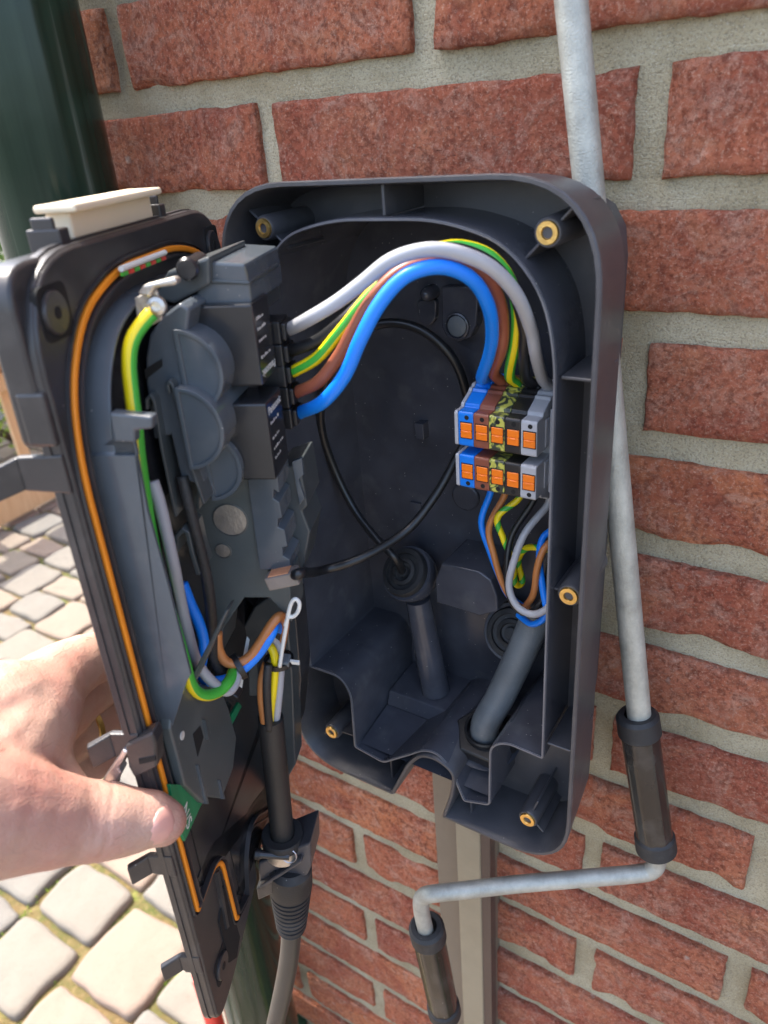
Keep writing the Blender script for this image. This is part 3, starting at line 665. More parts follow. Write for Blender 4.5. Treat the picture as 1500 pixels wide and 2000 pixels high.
P = [(0.124,-0.046,-0.2517),(0.1487,-0.046,-0.2507),(0.1562,-0.046,-0.2542),(0.16,-0.046,-0.2645),(0.1606,-0.046,-0.2747),(0.1489,-0.046,-0.2818),(0.1191,-0.046,-0.2812),(0.1192,-0.046,-0.2642)]
b = MB(); b.prism([(p[0],p[2]) for p in P], lambda u,v,d: (u,d,v), -.046, -.012); bpart(b, 'cable_saddle', MT['tub'], smooth=True, bevel=.0008)
# conduit nut
c0_ = Vector([(0.1829,-0.038,-0.2735)][0]); c1_ = Vector([(0.1575,-0.058,-0.358)][0]); cax = (c0_-c1_).normalized(); nax = Vector((.06,-.30,1)).normalized()
b = MB(); b.lathe([(.0165,-.012),(.0165,-.004),(.0155,-.0032),(.0122,-.0030),(.0118,.0022),(.0104,.0028),(.0100,-.003)], c1_+cax*.002, cax, 6, cap=False)
nutp = MB(); nutp.lathe([(.0132,-.016),(.0132,.0030),(.0124,.0040),(.0116,.0036),(.0114,-.010)], c1_-nax*.002, nax, 36, cap=False)
nut = MB(); nut.lathe([(.0108,-.0095),(.0200,-.0095),(.0206,-.0085),(.0206,-.0010),(.0196,.0004),(.0128,.0004)], c1_-nax*.003, nax, 6, cap=False)
no = bpart(nut, 'lock_nut', MT['black'], bevel=.0006); q = nutp.build('threaded_sleeve', MT['black'], None, smooth=True); q.parent = no
b = MB(); b.lathe([(.016,-.030),(.0185,-.014),(.0215,-.0098)], c1_-nax*.003, nax, 32); bpart(b, 'gland_seat', MT['tub'], smooth=True)
# mounting rail for the terminals
b = MB()
prof = [(-.0175,-.0285),(-.0175,-.0255),(-.0135,-.0255),(-.0135,-.0215),(.0135,-.0215),(.0135,-.0255),(.0175,-.0255),(.0175,-.0285),(.0165,-.0285),(.0165,-.0265),(.0125,-.0265),(.0125,-.0225),(-.0125,-.0225),(-.0125,-.0265),(-.0165,-.0265),(-.0165,-.0285)]
TZ = -.1640
b.prism([(u, v) for u, v in prof], lambda u,v,d: (d, v-.006, TZ+u), .1465, .2050); bpart(b, 'mounting_rail', MT['black'])
b = MB(); b.box((.150,-.0285,TZ-.010),(.2,-.011,TZ+.010)); bpart(b, 'rail_support', MT['tub'])

# ================================================================ terminal blocks on the rail
def half(s): return [(s*.0285,-.030),(s*.0285,-.050),(s*.0272,-.0515),(s*.0272,-.0535),(s*.0258,-.0545),(s*.0222,-.0625),(s*.0205,-.0632),(s*.0205,-.0695),(s*.0195,-.0703),(s*.0032,-.0703),(s*.0024,-.0695),(s*.0024,-.052)]
TPROF = half(1) + half(-1)[::-1]
def terminal(x0, w, m_, label, lever=True, side=False):
    root = empty('terminal_block', (x0+w/2, -.0275, TZ)); tag(root, label, 'terminal block', 'terminal blocks on the mounting rail' if lever else None)
    off = Vector((x0+w/2, -.0275, TZ))
    def part(mb, name, mm, **k):
        o = mb.build(name, mm, None, **k); o.parent = root; o.location = -off; return o
    b = MB(); b.prism([(u, v) for u, v in TPROF], lambda u,v,d: (d, v, TZ+u), x0+.00008, x0+w-.00008); bo = part(b, 'body', m_, bevel=.00045, seg=2)
    b = MB(); b.box((x0+.0006,-.047,TZ+.0288-.006),(x0+w-.0006,-.034,TZ+.0292)); part(b, 'wire_funnel', m_, bevel=.0004)
    if lever:
        for s in (1, -1):
            l = MB(); z0, z1 = sorted((TZ+s*.0072, TZ+s*.0150)); x = x0+.0016; X1_ = x0+w-.0007
            zm = (z0+z1)/2
            l.box((x,-.0709,z0),(X1_,-.0690,zm-.00008)); l.box((x,-.0709,zm+.00008),(X1_,-.0690,z1)); l.box((x+.0004,-.0705,zm-.0003),(X1_-.0004,-.0690,zm+.0003)); l.box((x+.0018,-.0712,zm-.0012),(X1_-.0018,-.0700,zm-.0003))
            part(l, 'push_lever', MT['orange'], bevel=.00025, seg=1)
            fr = MB(); fr.box((x-.0004,-.07045,z0-.0005),(X1_+.0003,-.0695,z1+.0005)); part(fr, 'lever_slot', MT['hole'])
            h = MB(); h.lathe([(.0012,-.001),(.0012,.0001)], (x0+w*.58,-.0703,TZ+s*.0178), (0,-1,0), 14); part(h, 'test_hole', MT['hole'])
    if side:
        # moulded relief on the exposed flank and the foot that grips the rail
        for (u0,u1,v0,v1) in ((.004,.018,-.060,-.048),(-.018,-.004,-.060,-.048),(-.020,.020,-.045,-.034)):
            f = MB(); f.box((x0+w-.0002, v0, TZ+u0),(x0+w+.0005, v1, TZ+u1)); part(f, 'flank_panel', m_, bevel=.0003)
        for u in (.022,-.022):
            f = MB(); f.box((x0+w-.001, -.046, TZ+u-.003),(x0+w+.0022, -.024, TZ+u+.003)); part(f, 'rail_foot', MT['t_grey'], bevel=.0005)
    return root
terminal(.1486, .0021, MT['t_grey'], 'thin light grey end plate closing the terminal row beside blue block', lever=False)
TX = [.1508 + .0083*i for i in range(5)]
terminal(TX[0], .0083, MT['t_blue'], 'blue terminal block with orange push levers')
terminal(TX[1], .0083, MT['t_brown'], 'brown terminal block with orange push levers')
terminal(TX[2], .0083, MT['t_pe'], 'mottled green and yellow earth terminal block with orange push levers')
terminal(TX[3], .0083, MT['t_black'], 'black terminal block with orange push levers')
terminal(TX[4], .0083, MT['t_grey'], 'light grey terminal block with orange push levers', side=True)

ec = empty('end_clamp', (.1965, -.0275, TZ)); tag(ec, 'dark grey rail clamp beside the light grey terminal block', 'clamp')
for nm, lo, hi, mm in (('clamp_body', (.1928,-.056,-.022), (.1962,-.030,.022), 't_grey'), ('clamp_jaw', (.1962,-.050,.012), (.2010,-.026,.0235), 'black'), ('clamp_jaw', (.1962,-.050,-.0235), (.2010,-.026,-.012), 'black'), ('clamp_plate', (.1963,-.046,-.011), (.1985,-.032,.011), 't_grey')):
    b = MB(); b.box((lo[0]-.1965, lo[1]+.0275, lo[2]), (hi[0]-.1965, hi[1]+.0275, hi[2])); b.build(nm, MT[mm], ec, bevel=.0006)
# ================================================================ wires
def wire(name, label, pts, r, m_, n=14, cat='wire', stripe=None, twist=0.0, a0=0.0, group=None, sub=6):
    b = MB(); b.tube(pts, r, n, stripe=stripe, twist=twist, a0=a0, sub=sub); p = pts[0]
    o = b.build(name, m_, None, smooth='all', loc=p); tag(o, label, cat, group); return o
YG = [MT['w_yellow'], MT['w_green']]
def txw(i, dx=0): return TX[i] + .0042 + dx
def topend(i): return [(txw(i), -.0555, TZ+.037), (txw(i), -.0465, TZ+.0295), (txw(i), -.042, TZ+.018)]
wire('wire', 'thick grey wire arching over the blue one from relay connector to terminal', [(0.1011,-0.133,-0.0918)] + [(0.1106,-0.1393,-0.0885)] + [(0.1261,-0.146,-0.082),(0.1373,-0.143,-0.076),(0.1473,-0.139,-0.0692),(0.1594,-0.135,-0.0608),(0.1709,-0.128,-0.0581),(0.1805,-0.12,-0.0607),(0.1887,-0.11,-0.0676),(0.1932,-0.097,-0.0803),(0.1924,-0.08,-0.0982),(0.1914,-0.072,-0.1105)] + topend(4), .00285, MT['w_grey'], 18)
wire('wire', 'thick blue wire bent in a wide arch over the open box', [(0.1006,-0.1332,-0.1305)] + [(0.1098,-0.1387,-0.1257)] + [(0.1294,-0.148,-0.1157),(0.141,-0.147,-0.1038),(0.1488,-0.145,-0.0893),(0.1557,-0.141,-0.0767),(0.1635,-0.136,-0.0675),(0.171,-0.13,-0.0643),(0.1775,-0.122,-0.0658),(0.1822,-0.112,-0.0726),(0.1823,-0.1,-0.0851),(0.177,-0.086,-0.1),(0.1705,-0.076,-0.1126),(0.1604,-0.063,-0.1277)] + topend(0)[1:], .0029, MT['w_blue'], 18)
wire('wire', 'thick brown wire running just behind the blue arch', [(0.1011,-0.1339,-0.1202)] + [(0.1104,-0.1396,-0.1159)] + [(0.1236,-0.142,-0.1094),(0.1342,-0.14,-0.098),(0.1417,-0.138,-0.0865),(0.1489,-0.134,-0.0756),(0.1562,-0.127,-0.0674),(0.1649,-0.12,-0.064),(0.1741,-0.112,-0.0644),(0.1805,-0.102,-0.0708),(0.1818,-0.09,-0.0827),(0.1787,-0.078,-0.0974),(0.1745,-0.071,-0.1106)] + topend(1), .0027, MT['w_brown'], 18)
wire('wire', 'yellow and green striped earth wire in the arch between brown and black', [(0.1015,-0.1346,-0.1102)] + [(0.1109,-0.1405,-0.1062)] + [(0.123,-0.14,-0.0997),(0.1325,-0.137,-0.0899),(0.1402,-0.132,-0.0803),(0.1475,-0.125,-0.0714),(0.1564,-0.117,-0.0628),(0.1635,-0.109,-0.061),(0.1707,-0.101,-0.061),(0.1797,-0.094,-0.0655),(0.185,-0.086,-0.0761),(0.1844,-0.077,-0.0896),(0.1815,-0.071,-0.1046)] + topend(2), .0026, YG, 18, stripe=(17,0,1,5,6,7), a0=1.7)
wire('wire', 'thick black wire tucked under the grey arch', [(0.1014,-0.1339,-0.1012)] + [(0.1108,-0.14,-0.0975)] + [(0.123,-0.138,-0.0929),(0.1349,-0.134,-0.0842),(0.1435,-0.128,-0.0755),(0.1526,-0.121,-0.0664),(0.1634,-0.113,-0.061),(0.1734,-0.104,-0.0623),(0.1828,-0.096,-0.0693),(0.1878,-0.087,-0.082),(0.1874,-0.076,-0.0984),(0.185,-0.07,-0.1097)] + topend(3), .0026, MT['w_black'], 18)
def botend(i): return [(txw(i), -.042, TZ-.02), (txw(i), -.0425, TZ-.0295), (txw(i), -.043, TZ-.036)]
wire('wire', 'thin blue wire dropping from blue terminal block into the conduit', botend(0) + [(0.1503,-0.045,-0.218),(0.1563,-0.046,-0.236),(0.1617,-0.046,-0.2499),(0.1672,-0.044,-0.2635),(0.1799,-0.04,-0.2732)] , .0019, MT['w_blue'])
wire('wire', 'thin tan brown wire dropping from brown terminal block', botend(1) + [(0.1565,-0.048,-0.2183),(0.1604,-0.05,-0.2344),(0.1657,-0.05,-0.2517),(0.1731,-0.048,-0.2646),(0.1822,-0.042,-0.2709)], .0019, MT['w_tan'])
wire('wire', 'twisted yellow and green wire looping below the earth terminal block', botend(2) + [(0.1627,-0.05,-0.2096),(0.166,-0.05,-0.2222),(0.1708,-0.049,-0.2356),(0.1718,-0.046,-0.2523),(0.1741,-0.042,-0.2522),(0.1715,-0.042,-0.2393),(0.1777,-0.044,-0.2283),(0.1901,-0.044,-0.2265)], .0019, YG, stripe=(0,1,2,3,4), twist=520, sub=10)
wire('wire', 'thin black wire hanging from black terminal block', botend(3) + [(0.1712,-0.05,-0.2187),(0.1709,-0.056,-0.2367),(0.174,-0.058,-0.2548),(0.1826,-0.058,-0.2617),(0.1914,-0.056,-0.2514),(0.1931,-0.05,-0.2308)], .0018, MT['w_black'])
wire('wire', 'thin grey wire hanging in a loop from grey terminal block', botend(4) + [(0.1805,-0.054,-0.2129),(0.1768,-0.06,-0.228),(0.1748,-0.062,-0.2437),(0.1801,-0.063,-0.2546),(0.1897,-0.063,-0.257),(0.1984,-0.062,-0.249),(0.2001,-0.056,-0.2352)], .0020, MT['w_grey'])
wire('wire', 'blue wire coming out of the conduit in a tight bend', [(0.1939,-0.04,-0.2137),(0.1877,-0.046,-0.2178),(0.1882,-0.053,-0.2273),(0.1922,-0.057,-0.2433),(0.1955,-0.06,-0.2571),(0.1872,-0.058,-0.2675),(0.1761,-0.052,-0.2683)], .0019, MT['w_blue'])
wire('wire', 'tan brown wire coming out of the conduit in a tight bend', [(0.1963,-0.044,-0.2158),(0.1915,-0.054,-0.2196),(0.1891,-0.058,-0.2307),(0.1866,-0.056,-0.2488),(0.1783,-0.05,-0.2653)], .0019, MT['w_tan'])
b = MB(); b.tube([c0_, c0_.lerp(c1_, .12), c0_.lerp(c1_, .35)+Vector((.0008,0,.001)), c0_.lerp(c1_, .7), c1_+nax*.004, c1_-nax*.022], .0090, 26)
o = b.build('supply_cable', MT['conduit'], None, smooth='all', loc=c1_); tag(o, 'thick dark grey supply cable entering through the black lock nut', 'cable')
# the network cable: from the grommet round the compartment to the plug in the cover
nc = empty('network_cable', gc); tag(nc, 'thin black network cable looping through the box to a clear plug', 'cable')
pts = [tuple(gc - ga*.02), tuple(gc + ga*.002)] + [(0.0952,-0.052,-0.2519),(0.0819,-0.05,-0.2439),(0.0625,-0.046,-0.2271),(0.0495,-0.046,-0.1989),(0.0476,-0.05,-0.1709),(0.0565,-0.052,-0.144),(0.07,-0.045,-0.1219),(0.0884,-0.038,-0.1124),(0.1077,-0.034,-0.114),(0.1237,-0.031,-0.1252),(0.1308,-0.026,-0.1425),(0.1318,-0.02,-0.1714),(0.1269,-0.032,-0.1912),(0.1195,-0.045,-0.2098),(0.1096,-0.062,-0.2255),(0.0957,-0.09,-0.2318),(0.0817,-0.11,-0.2325)] + [(0.1172,-0.1618,-0.1944),(0.1135,-0.1635,-0.1959)]
b = MB(); b.tube(pts, .0026, 14); q = b.build('sheath', MT['w_black'], None, smooth='all'); q.parent = nc; q.location = -gc
# ================================================================ the open cover, held by the hand (built in its own frame: x across, y inwards, z up)
LR = [[0.416446, 0.909121, 0.008515], [-0.909131, 0.416337, 0.01203], [0.007391, -0.012751, 0.999891]]; LT = (0.0673,-0.1739,-0.2281)
LM = Matrix(((LR[0][0],LR[0][1],LR[0][2],LT[0]),(LR[1][0],LR[1][1],LR[1][2],LT[1]),(LR[2][0],LR[2][1],LR[2][2],LT[2]),(0,0,0,1)))
lid = empty('charger_cover', mat=LM); tag(lid, 'dark grey charger cover swung open with orange gasket, relays and clips', 'cover')
def fl(u, v, d): return (u, d, v)              # outline across/up, depth inwards
def fa(u, v, d): return (d, v, u)              # outline up/inwards, depth across
def lp(mb, name, m_, parent=None, **k):
    o = mb.build(name, m_, None, **k); o.parent = parent or lid; return o
LIDO = rounded([(-.0885,.184),(.0860,.184),(.0866,-.1905),(.0650,-.1895),(.0120,-.1765),(.0100,-.1400),(-.0040,-.1400),(-.0120,-.1780),(-.0885,-.1780)], [.034,.034,.022,.008,.003,.006,.006,.003,.05], 8)
b = MB(); b.prism(LIDO, fl, -.003, 0); lp(b, 'flange', MT['lid'], smooth=True, bevel=.0009)
b = MB(); b.wall(offset(LIDO, -.0006), .0028, fl, -.0010, -.0080); sk = lp(b, 'skirt', MT['lid'], smooth=True, angle=50, bevel=.0007)
b = MB(); b.wall(offset(LIDO, -.0012), .0028, fl, -.0046, -.0070); lp(b, 'skirt_bead', MT['lid'], sk, smooth=True)
b = MB(); b.prism(rounded([(-.0885,.183),(.0876,.183),(.0880,.127),(.0600,.122),(-.0885,.122)], [.02,.013,.004,.004,.02], 6), fl, -.0034, -.0135); lp(b, 'upper_shell', MT['lid'], smooth=True, bevel=.0014)
b = MB(); b.prism(offset(LIDO, .024), fl, -.0028, -.018); lp(b, 'front_shell', MT['lid'], smooth=True)
gp_ = offset(TUB, -.0012); gk = max(i for i, p in enumerate(TUB) if p[0] > .034 and p[1] < -.155)
b = MB(); b.wall(gp_[:gk+1], .0025, fl, .0020, -.0004, close=False); lp(b, 'gasket', MT['gasket'], smooth=True, angle=60, bevel=.0007)
b = MB(); b.wall(offset(TUB, .0022), .0010, fl, .0030, -.0004); lp(b, 'gasket_lip', MT['lid'], smooth=True)
b = MB(); b.wall(offset(TUB, -.0032), .0008, fl, .0012, -.0004); lp(b, 'gasket_groove', MT['lid'], smooth=True)
# screw bosses sunk in the corners
for (a, v) in ((.0735,.1672),(-.0725,.1672),(.0725,-.1640)):
    p = MB(); p.prism(rounded([(a-.0100,v-.0085),(a+.0075,v-.0085),(a+.0075,v+.0085),(a-.0100,v+.0085)], .004), fl, .0003, -.002); ho = lp(p, 'screw_recess', MT['hole'], smooth=True)
    p = MB(); p.lathe([(.0068,-.003),(.0068,.0012),(.0063,.0017),(.0021,.0017),(.0019,.0004)], (a,0,v), (0,1,0), 28); lp(p, 'screw_seat', MT['lid'], smooth=True)
    p = MB(); p.lathe([(.0020,0),(.0018,.0002)], (a,.0017,v), (0,1,0), 14); lp(p, 'screw_hole', MT['hole'])
# bottom wedge details
b = MB(); P = [(0.0477,0.0006,-0.1239),(0.0504,0.0006,-0.1506),(0.0486,0.0006,-0.1768),(0.0567,0.0006,-0.1821),(0.0654,0.0006,-0.1729),(0.065,0.0006,-0.1398)]; b.prism([(p[0],p[2]) for p in P], fl, .0008, -.002); lp(b, 'bottom_recess', MT['hole'])
b = MB(); P = [(0.0586,0.002,-0.1115),(0.0561,0.002,-0.1128),(0.059,0.002,-0.1525),(0.0616,0.002,-0.1509)]; b.prism([(p[0],p[2]) for p in P], fl, .002, 0); lp(b, 'bottom_rib', MT['lid'])
# clips for the outer fascia along the edge
def clip(P, tip, w=.0028):
    b = MB(); b.prism([(p[2], p[1]) for p in P], fa, .0875, .0875-w)
    c_ = lp(b, 'edge_clip', MT['lid'], bevel=.0007)
    t = MB(); t.hexa(tip); lp(t, 'hook', MT['lid'], c_, bevel=.0007)
def clip_at(b_, h, ln, base=-.001):
    y1 = base-ln; z0 = b_-h; 
    clip([(0,base,b_),(0,y1,b_-.0008),(0,y1,z0+.0006),(0,base,z0-.0004)], [(.0846,y1+.0004,z0+.001),(.0876,y1+.0006,z0+.001),(.0925,y1-.0075,z0-.0015),(.0895,y1-.0090,z0-.0015),(.0846,y1+.0004,b_-.0008),(.0876,y1+.0006,b_-.0008),(.0925,y1-.0075,b_-.0040),(.0895,y1-.0090,b_-.0040)])
clip_at(.1250, .0135, .0165); clip_at(.0065, .0135, .0125); clip_at(-.0640, .0130, .0115); clip_at(-.1345, .0125, .0105)
b = MB(); b.box((.0838,-.011,.128),(.0884,-.001,.146)); lp(b, 'edge_block', MT['lid'], bevel=.0012)
# latch near the thumb: black barrel and cast lever
lt = MB(); P = [(0.0895,-0.0066,0.0019),(0.0895,0.0064,0.0097),(0.0895,0.007,0.0045),(0.0895,0.0046,-0.0087),(0.0895,-0.0065,-0.0158),(0.0895,-0.0077,-0.0097)]; lt.prism([(p[2],p[1]) for p in P], fa, .0895, .0815); lo = lp(lt, 'latch', MT['lid'], bevel=.0012, seg=3)
lt = MB(); P = [(0.091,-0.002,-0.0044),(0.091,0.0054,-0.0022),(0.091,0.0051,-0.0044),(0.091,-0.0021,-0.0069)]; lt.prism([(p[2],p[1]) for p in P], fa, .0900, .0886); lp(lt, 'latch_notch', MT['hole'], lo)
lt = MB(); P = [(0.089,-0.008,-0.0003),(0.089,-0.0061,-0.0013),(0.089,-0.0121,-0.0106),(0.089,-0.0114,-0.0133),(0.089,-0.0156,-0.02),(0.089,-0.018,-0.026),(0.089,-0.0254,-0.0267),(0.089,-0.0224,-0.02)]; lt.prism([(p[2],p[1]) for p in P], fa, .0895, .0835); lp(lt, 'cast_lever', MT['zinc'], lo, bevel=.0007)
# cream catch on the top edge
cr = MB(); cr.box((-.0270,-.0150,.1845),(.0400,-.0060,.1952)); co = lp(cr, 'cream_catch', MT['cream'], bevel=.0011)
cr = MB(); cr.box((-.0285,-.0165,.1935),(.0440,-.0010,.1962)); lp(cr, 'catch_plate', MT['cream'], co, bevel=.0010)
for a0_, a1_ in ((-.036,-.0300),(.0455,.0520)):
    cr = MB(); cr.box((a0_,-.016,.180),(a1_,-.004,.1895)); cr.box((a0_+(.001 if a0_ < 0 else .004),-.014,.188),(a0_+(.003 if a0_ < 0 else .006),-.006,.193)); lp(cr, 'catch_bearing', MT['lid'], bevel=.0007)
# electronics tray: curved wall inside the gasket
inn_ = offset(TUB, .0085)
def arc(lo, hi): return [p for p in inn_ if p[0] > -.066 and lo <= p[1] <= hi]
up = [p for p in inn_ if p[1] > .119 and p[0] > -.060]
up = sorted(up, key=lambda p: math.atan2(p[1]-.06, p[0]))[::-1]; up.append((.0730, .119))
b = MB(); b.wall(up, .0014, fl, .0088, -.001, close=False); trayo = lp(b, 'tray_wall', MT['tray'], smooth=True, angle=50, bevel=.0004)
P = [(0.073,0.0171,0.124),(0.073,0.0168,0.116),(0.073,0.0162,0.0974),(0.073,0.0178,0.0655),(0.073,0.0188,0.0254),(0.073,0.0164,0.0217),(0.073,0.0051,-0.004),(0.073,0.0049,-0.0359)]; q_ = [(p[2],p[1]) for p in P]
b = MB(); b.prism([(.1188,q_[0][1])] + q_ + [(q_[-1][0],-.001),(.1188,-.001)], fa, .0732, .0716); lp(b, 'tray_wall', MT['tray'], bevel=.0007)
b = MB(); P = [(0.0735,0.0107,0.1344),(0.0735,0.0257,0.1328),(0.0735,0.0248,0.1285),(0.0735,0.0185,0.1279),(0.0735,0.0176,0.1235),(0.0735,0.01,0.1239)]; b.prism([(p[2],p[1]) for p in P], fa, .0738, .0690); lp(b, 'wire_clamp', MT['tray'], bevel=.0009)
b = MB(); b.prism(offset(TUB, .012), fl, .0006, -.001); lp(b, 'tray_floor', MT['relay'])
# core housing with a slot and three half round bulges
P = [(0.0295,0.0034,0.1307),(0.0295,0.0053,0.1403),(0.0295,0.0087,0.1489),(0.0295,0.0156,0.1559),(0.0295,0.0228,0.1603),(0.0295,0.0263,0.158),(0.0295,0.0235,0.1495),(0.0295,0.023,0.136),(0.0295,0.019,0.1297),(0.0295,0.018,0.0969),(0.0295,0.0195,0.0883),(0.0295,0.0165,0.0873),(0.0295,0.0098,0.0903),(0.0295,0.0094,0.1092),(0.0295,0.0018,0.1071)]
b = MB(); b.prism([(p[2],p[1]) for p in P], fa, .0295, -.030); core = lp(b, 'core_housing', MT['tray'], smooth=True, bevel=.0011)
P = [(0.0298,0.0041,0.136),(0.0298,0.0121,0.14),(0.0298,0.0117,0.1371),(0.0298,0.0038,0.132)]; b = MB(); b.prism([(p[2],p[1]) for p in P], fa, .0297, .0270); lp(b, 'core_slot', MT['hole'], core)
def bulge(bc, cc, r, a1_, a0_):
    half_ = [(bc + r*math.cos(t), cc + r*math.sin(t)) for t in [math.pi*k/26 for k in range(27)]]
    b = MB(); b.prism(half_, fa, a1_, a0_); o = lp(b, 'coil_bulge', MT['tray'], core, smooth=True, angle=30, bevel=.0007)
    b = MB(); b.wall(half_, .0016, fa, a1_+.0011, a1_-.0005); q = lp(b, 'bulge_rim', MT['tray'], core, smooth=True, angle=40, bevel=.0004)
bulge(.1345, .0190, .0166, .0300, -.004); bulge(.1136, .0172, .0168, .0345, -.002); bulge(.0925, .0190, .0152, .0225, -.004)
# long sunken ribs left of the bulges
def stripw(P, h, name, a1_, m_=None, t=.0012):
    b = MB(); pl = [(p[2],p[1]) for p in P]; b.wall(pl, t, fa, a1_, a1_-h, close=False); return lp(b, name, m_ or MT['tray_mat'], smooth=True, angle=50, bevel=.0003)
P = [(0.034,0.0138,0.1276),(0.034,0.0133,0.1312),(0.034,0.0153,0.1331),(0.034,0.0165,0.1311),(0.034,0.0171,0.1214),(0.034,0.0182,0.0957),(0.034,0.0203,0.081)]; stripw(P, .012, 'wire_guide', .034)
P = [(0.034,0.0032,0.1215),(0.034,0.0039,0.1257),(0.034,0.0064,0.1277),(0.034,0.0079,0.1252),(0.034,0.0071,0.1045),(0.034,0.0071,0.075)]; stripw(P, .012, 'wire_guide', .034)
P = [(0.034,0.0033,0.0591),(0.034,0.0054,0.0672),(0.034,0.0092,0.0707),(0.034,0.0119,0.0688),(0.034,0.0122,0.058),(0.034,0.0132,0.0484)]; stripw(P, .016, 'wire_guide', .036, t=.0018)
P = [(0.02,0.0101,0.0726),(0.02,0.012,0.0804),(0.02,0.0156,0.0833),(0.02,0.0181,0.0819),(0.02,0.0187,0.0771)]; stripw(P, .016, 'wire_guide', .022, t=.0018)
P = [(0.01,-0.0092,0.0946),(0.01,0.0302,0.0814),(0.01,0.0326,0.0308),(0.01,0.0422,0.0296),(0.01,0.0401,0.0022),(0.01,0.0307,0.0165),(0.01,0.0181,0.0161),(0.01,0.0049,-0.0022),(0.01,-0.0025,-0.0311),(0.01,-0.0157,-0.0318),(0.01,-0.0134,0.038)]
b = MB(); b.prism([(p[2],p[1]) for p in P], fa, .005, -.02); mb_ = lp(b, 'middle_plate', MT['cover_grey'], bevel=.0009)
for c_, r in (([(0.005,0.0178,0.0584)][0], .0085), ([(0.005,0.0118,0.0422)][0], .0042)):
    b = MB(); b.lathe([(r,-.002),(r,.0002),(r-.0006,.0004),(r-.0009,-.0006)], (.005,c_[1],c_[2]), (1,0,0), 30, cap=False); lp(b, 'hole_rim', MT['tray_mat'], mb_, smooth=True)
    b = MB(); b.lathe([(r-.0008,.0001),(.0004,.0003)], (.005,c_[1],c_[2]), (1,0,0), 30); lp(b, 'hole_liner', MT['tin'], mb_, smooth=True)
# comb plate beside the network socket
P = [(0.006,0.0296,0.0793),(0.006,0.0434,0.0808),(0.006,0.0431,0.073),(0.006,0.0408,0.0747),(0.006,0.04,0.0704),(0.006,0.0426,0.0684),(0.006,0.043,0.0608),(0.006,0.0408,0.0603),(0.006,0.0403,0.0561),(0.006,0.0432,0.0546),(0.006,0.0436,0.0461),(0.006,0.0412,0.0455),(0.006,0.0409,0.0412),(0.006,0.0438,0.0391),(0.006,0.0437,0.0341),(0.006,0.0288,0.0332)]
b = MB(); b.prism([(p[2],p[1]) for p in P], fa, .0068, -.012); lp(b, 'comb_plate', MT['tray'], bevel=.0004)
P = [(-0.012,0.0372,0.0752),(-0.012,0.0485,0.0791),(-0.012,0.0497,0.0569),(-0.012,0.0469,0.0542),(-0.012,0.0495,0.0432),(-0.012,0.0432,0.0202),(-0.012,0.0356,0.0215)]
b = MB(); b.prism([(p[2],p[1]) for p in P], fa, -.0125, -.04); lp(b, 'side_block', MT['tray_mat'], bevel=.0009)
P = [(-0.012,0.0453,0.0803),(-0.012,0.0501,0.0823),(-0.012,0.0501,0.074),(-0.012,0.0474,0.0714),(-0.012,0.0493,0.0617),(-0.012,0.0464,0.0582)]
b = MB(); b.prism([(p[2],p[1]) for p in P], fa, -.0105, -.0128); lp(b, 'toothed_strip', MT['tray'], bevel=.0003)
# relays with their print
def text(body, size, mtx, m_, parent, name='lettering', depth=.00005):
    cu = bpy.data.curves.new(name, 'FONT'); cu.body = body; cu.size = size; cu.extrude = depth; cu.align_x = 'CENTER'; cu.align_y = 'CENTER'
    t = bpy.data.objects.new('tmp', cu); scene.collection.objects.link(t)
    dg = bpy.context.evaluated_depsgraph_get(); me = bpy.data.meshes.new_from_object(t.evaluated_get(dg)); bpy.data.objects.remove(t)
    me.name = name; me.materials.clear(); me.materials.append(m_); o = bpy.data.objects.new(name, me); link(o, parent); o.matrix_local = mtx; return o
def relay(a1_, a0_, b0_, b1_, c1_r, flip):
    b = MB(); b.box((a0_,.010,b0_),(a1_,c1_r,b1_)); o = lp(b, 'relay', MT['relay'], bevel=.0009)
    s = -1 if flip else 1
    rot_ = Matrix(((-s,0,0,0),(0,0,1,0),(0,s,0,0),(0,0,0,1)))
    mid = (a0_+a1_)/2
    def put(txt, size, db):
        m_ = rot_.copy(); m_.translation = Vector((mid, c1_r+.0001, (b1_ - db) if not flip else (b0_ + db))); text(txt, size, m_, MT['print'], o)
    put('Panasonic', .0047, .0042)
    fp = MB(); rr_ = random.Random(int(b0_*1e4))
    for k, n_ in ((.010, 5), (.0165, 4), (.021, 6), (.025, 5)):
        x = a1_-.003
        for i in range(n_):
            w_ = rr_.uniform(.0008,.0022); zz = (b1_-k) if not flip else (b0_+k); hh = rr_.uniform(.0006,.0013)
            if x-w_ < a0_+.002: break
            fp.add([(x,c1_r+.00008,zz),(x-w_,c1_r+.00008,zz),(x-w_,c1_r+.00008,zz+hh),(x,c1_r+.00008,zz+hh)], [(0,1,2,3)]); x -= w_ + rr_.uniform(.0005,.0012)
    q = lp(fp, 'fine_print', MT['print'], o); tag(q, kind='stuff')
relay(.0175, -.0045, .1248, .1566, .0458, True); relay(.0205, -.0020, .0855, .1186, .0470, False)
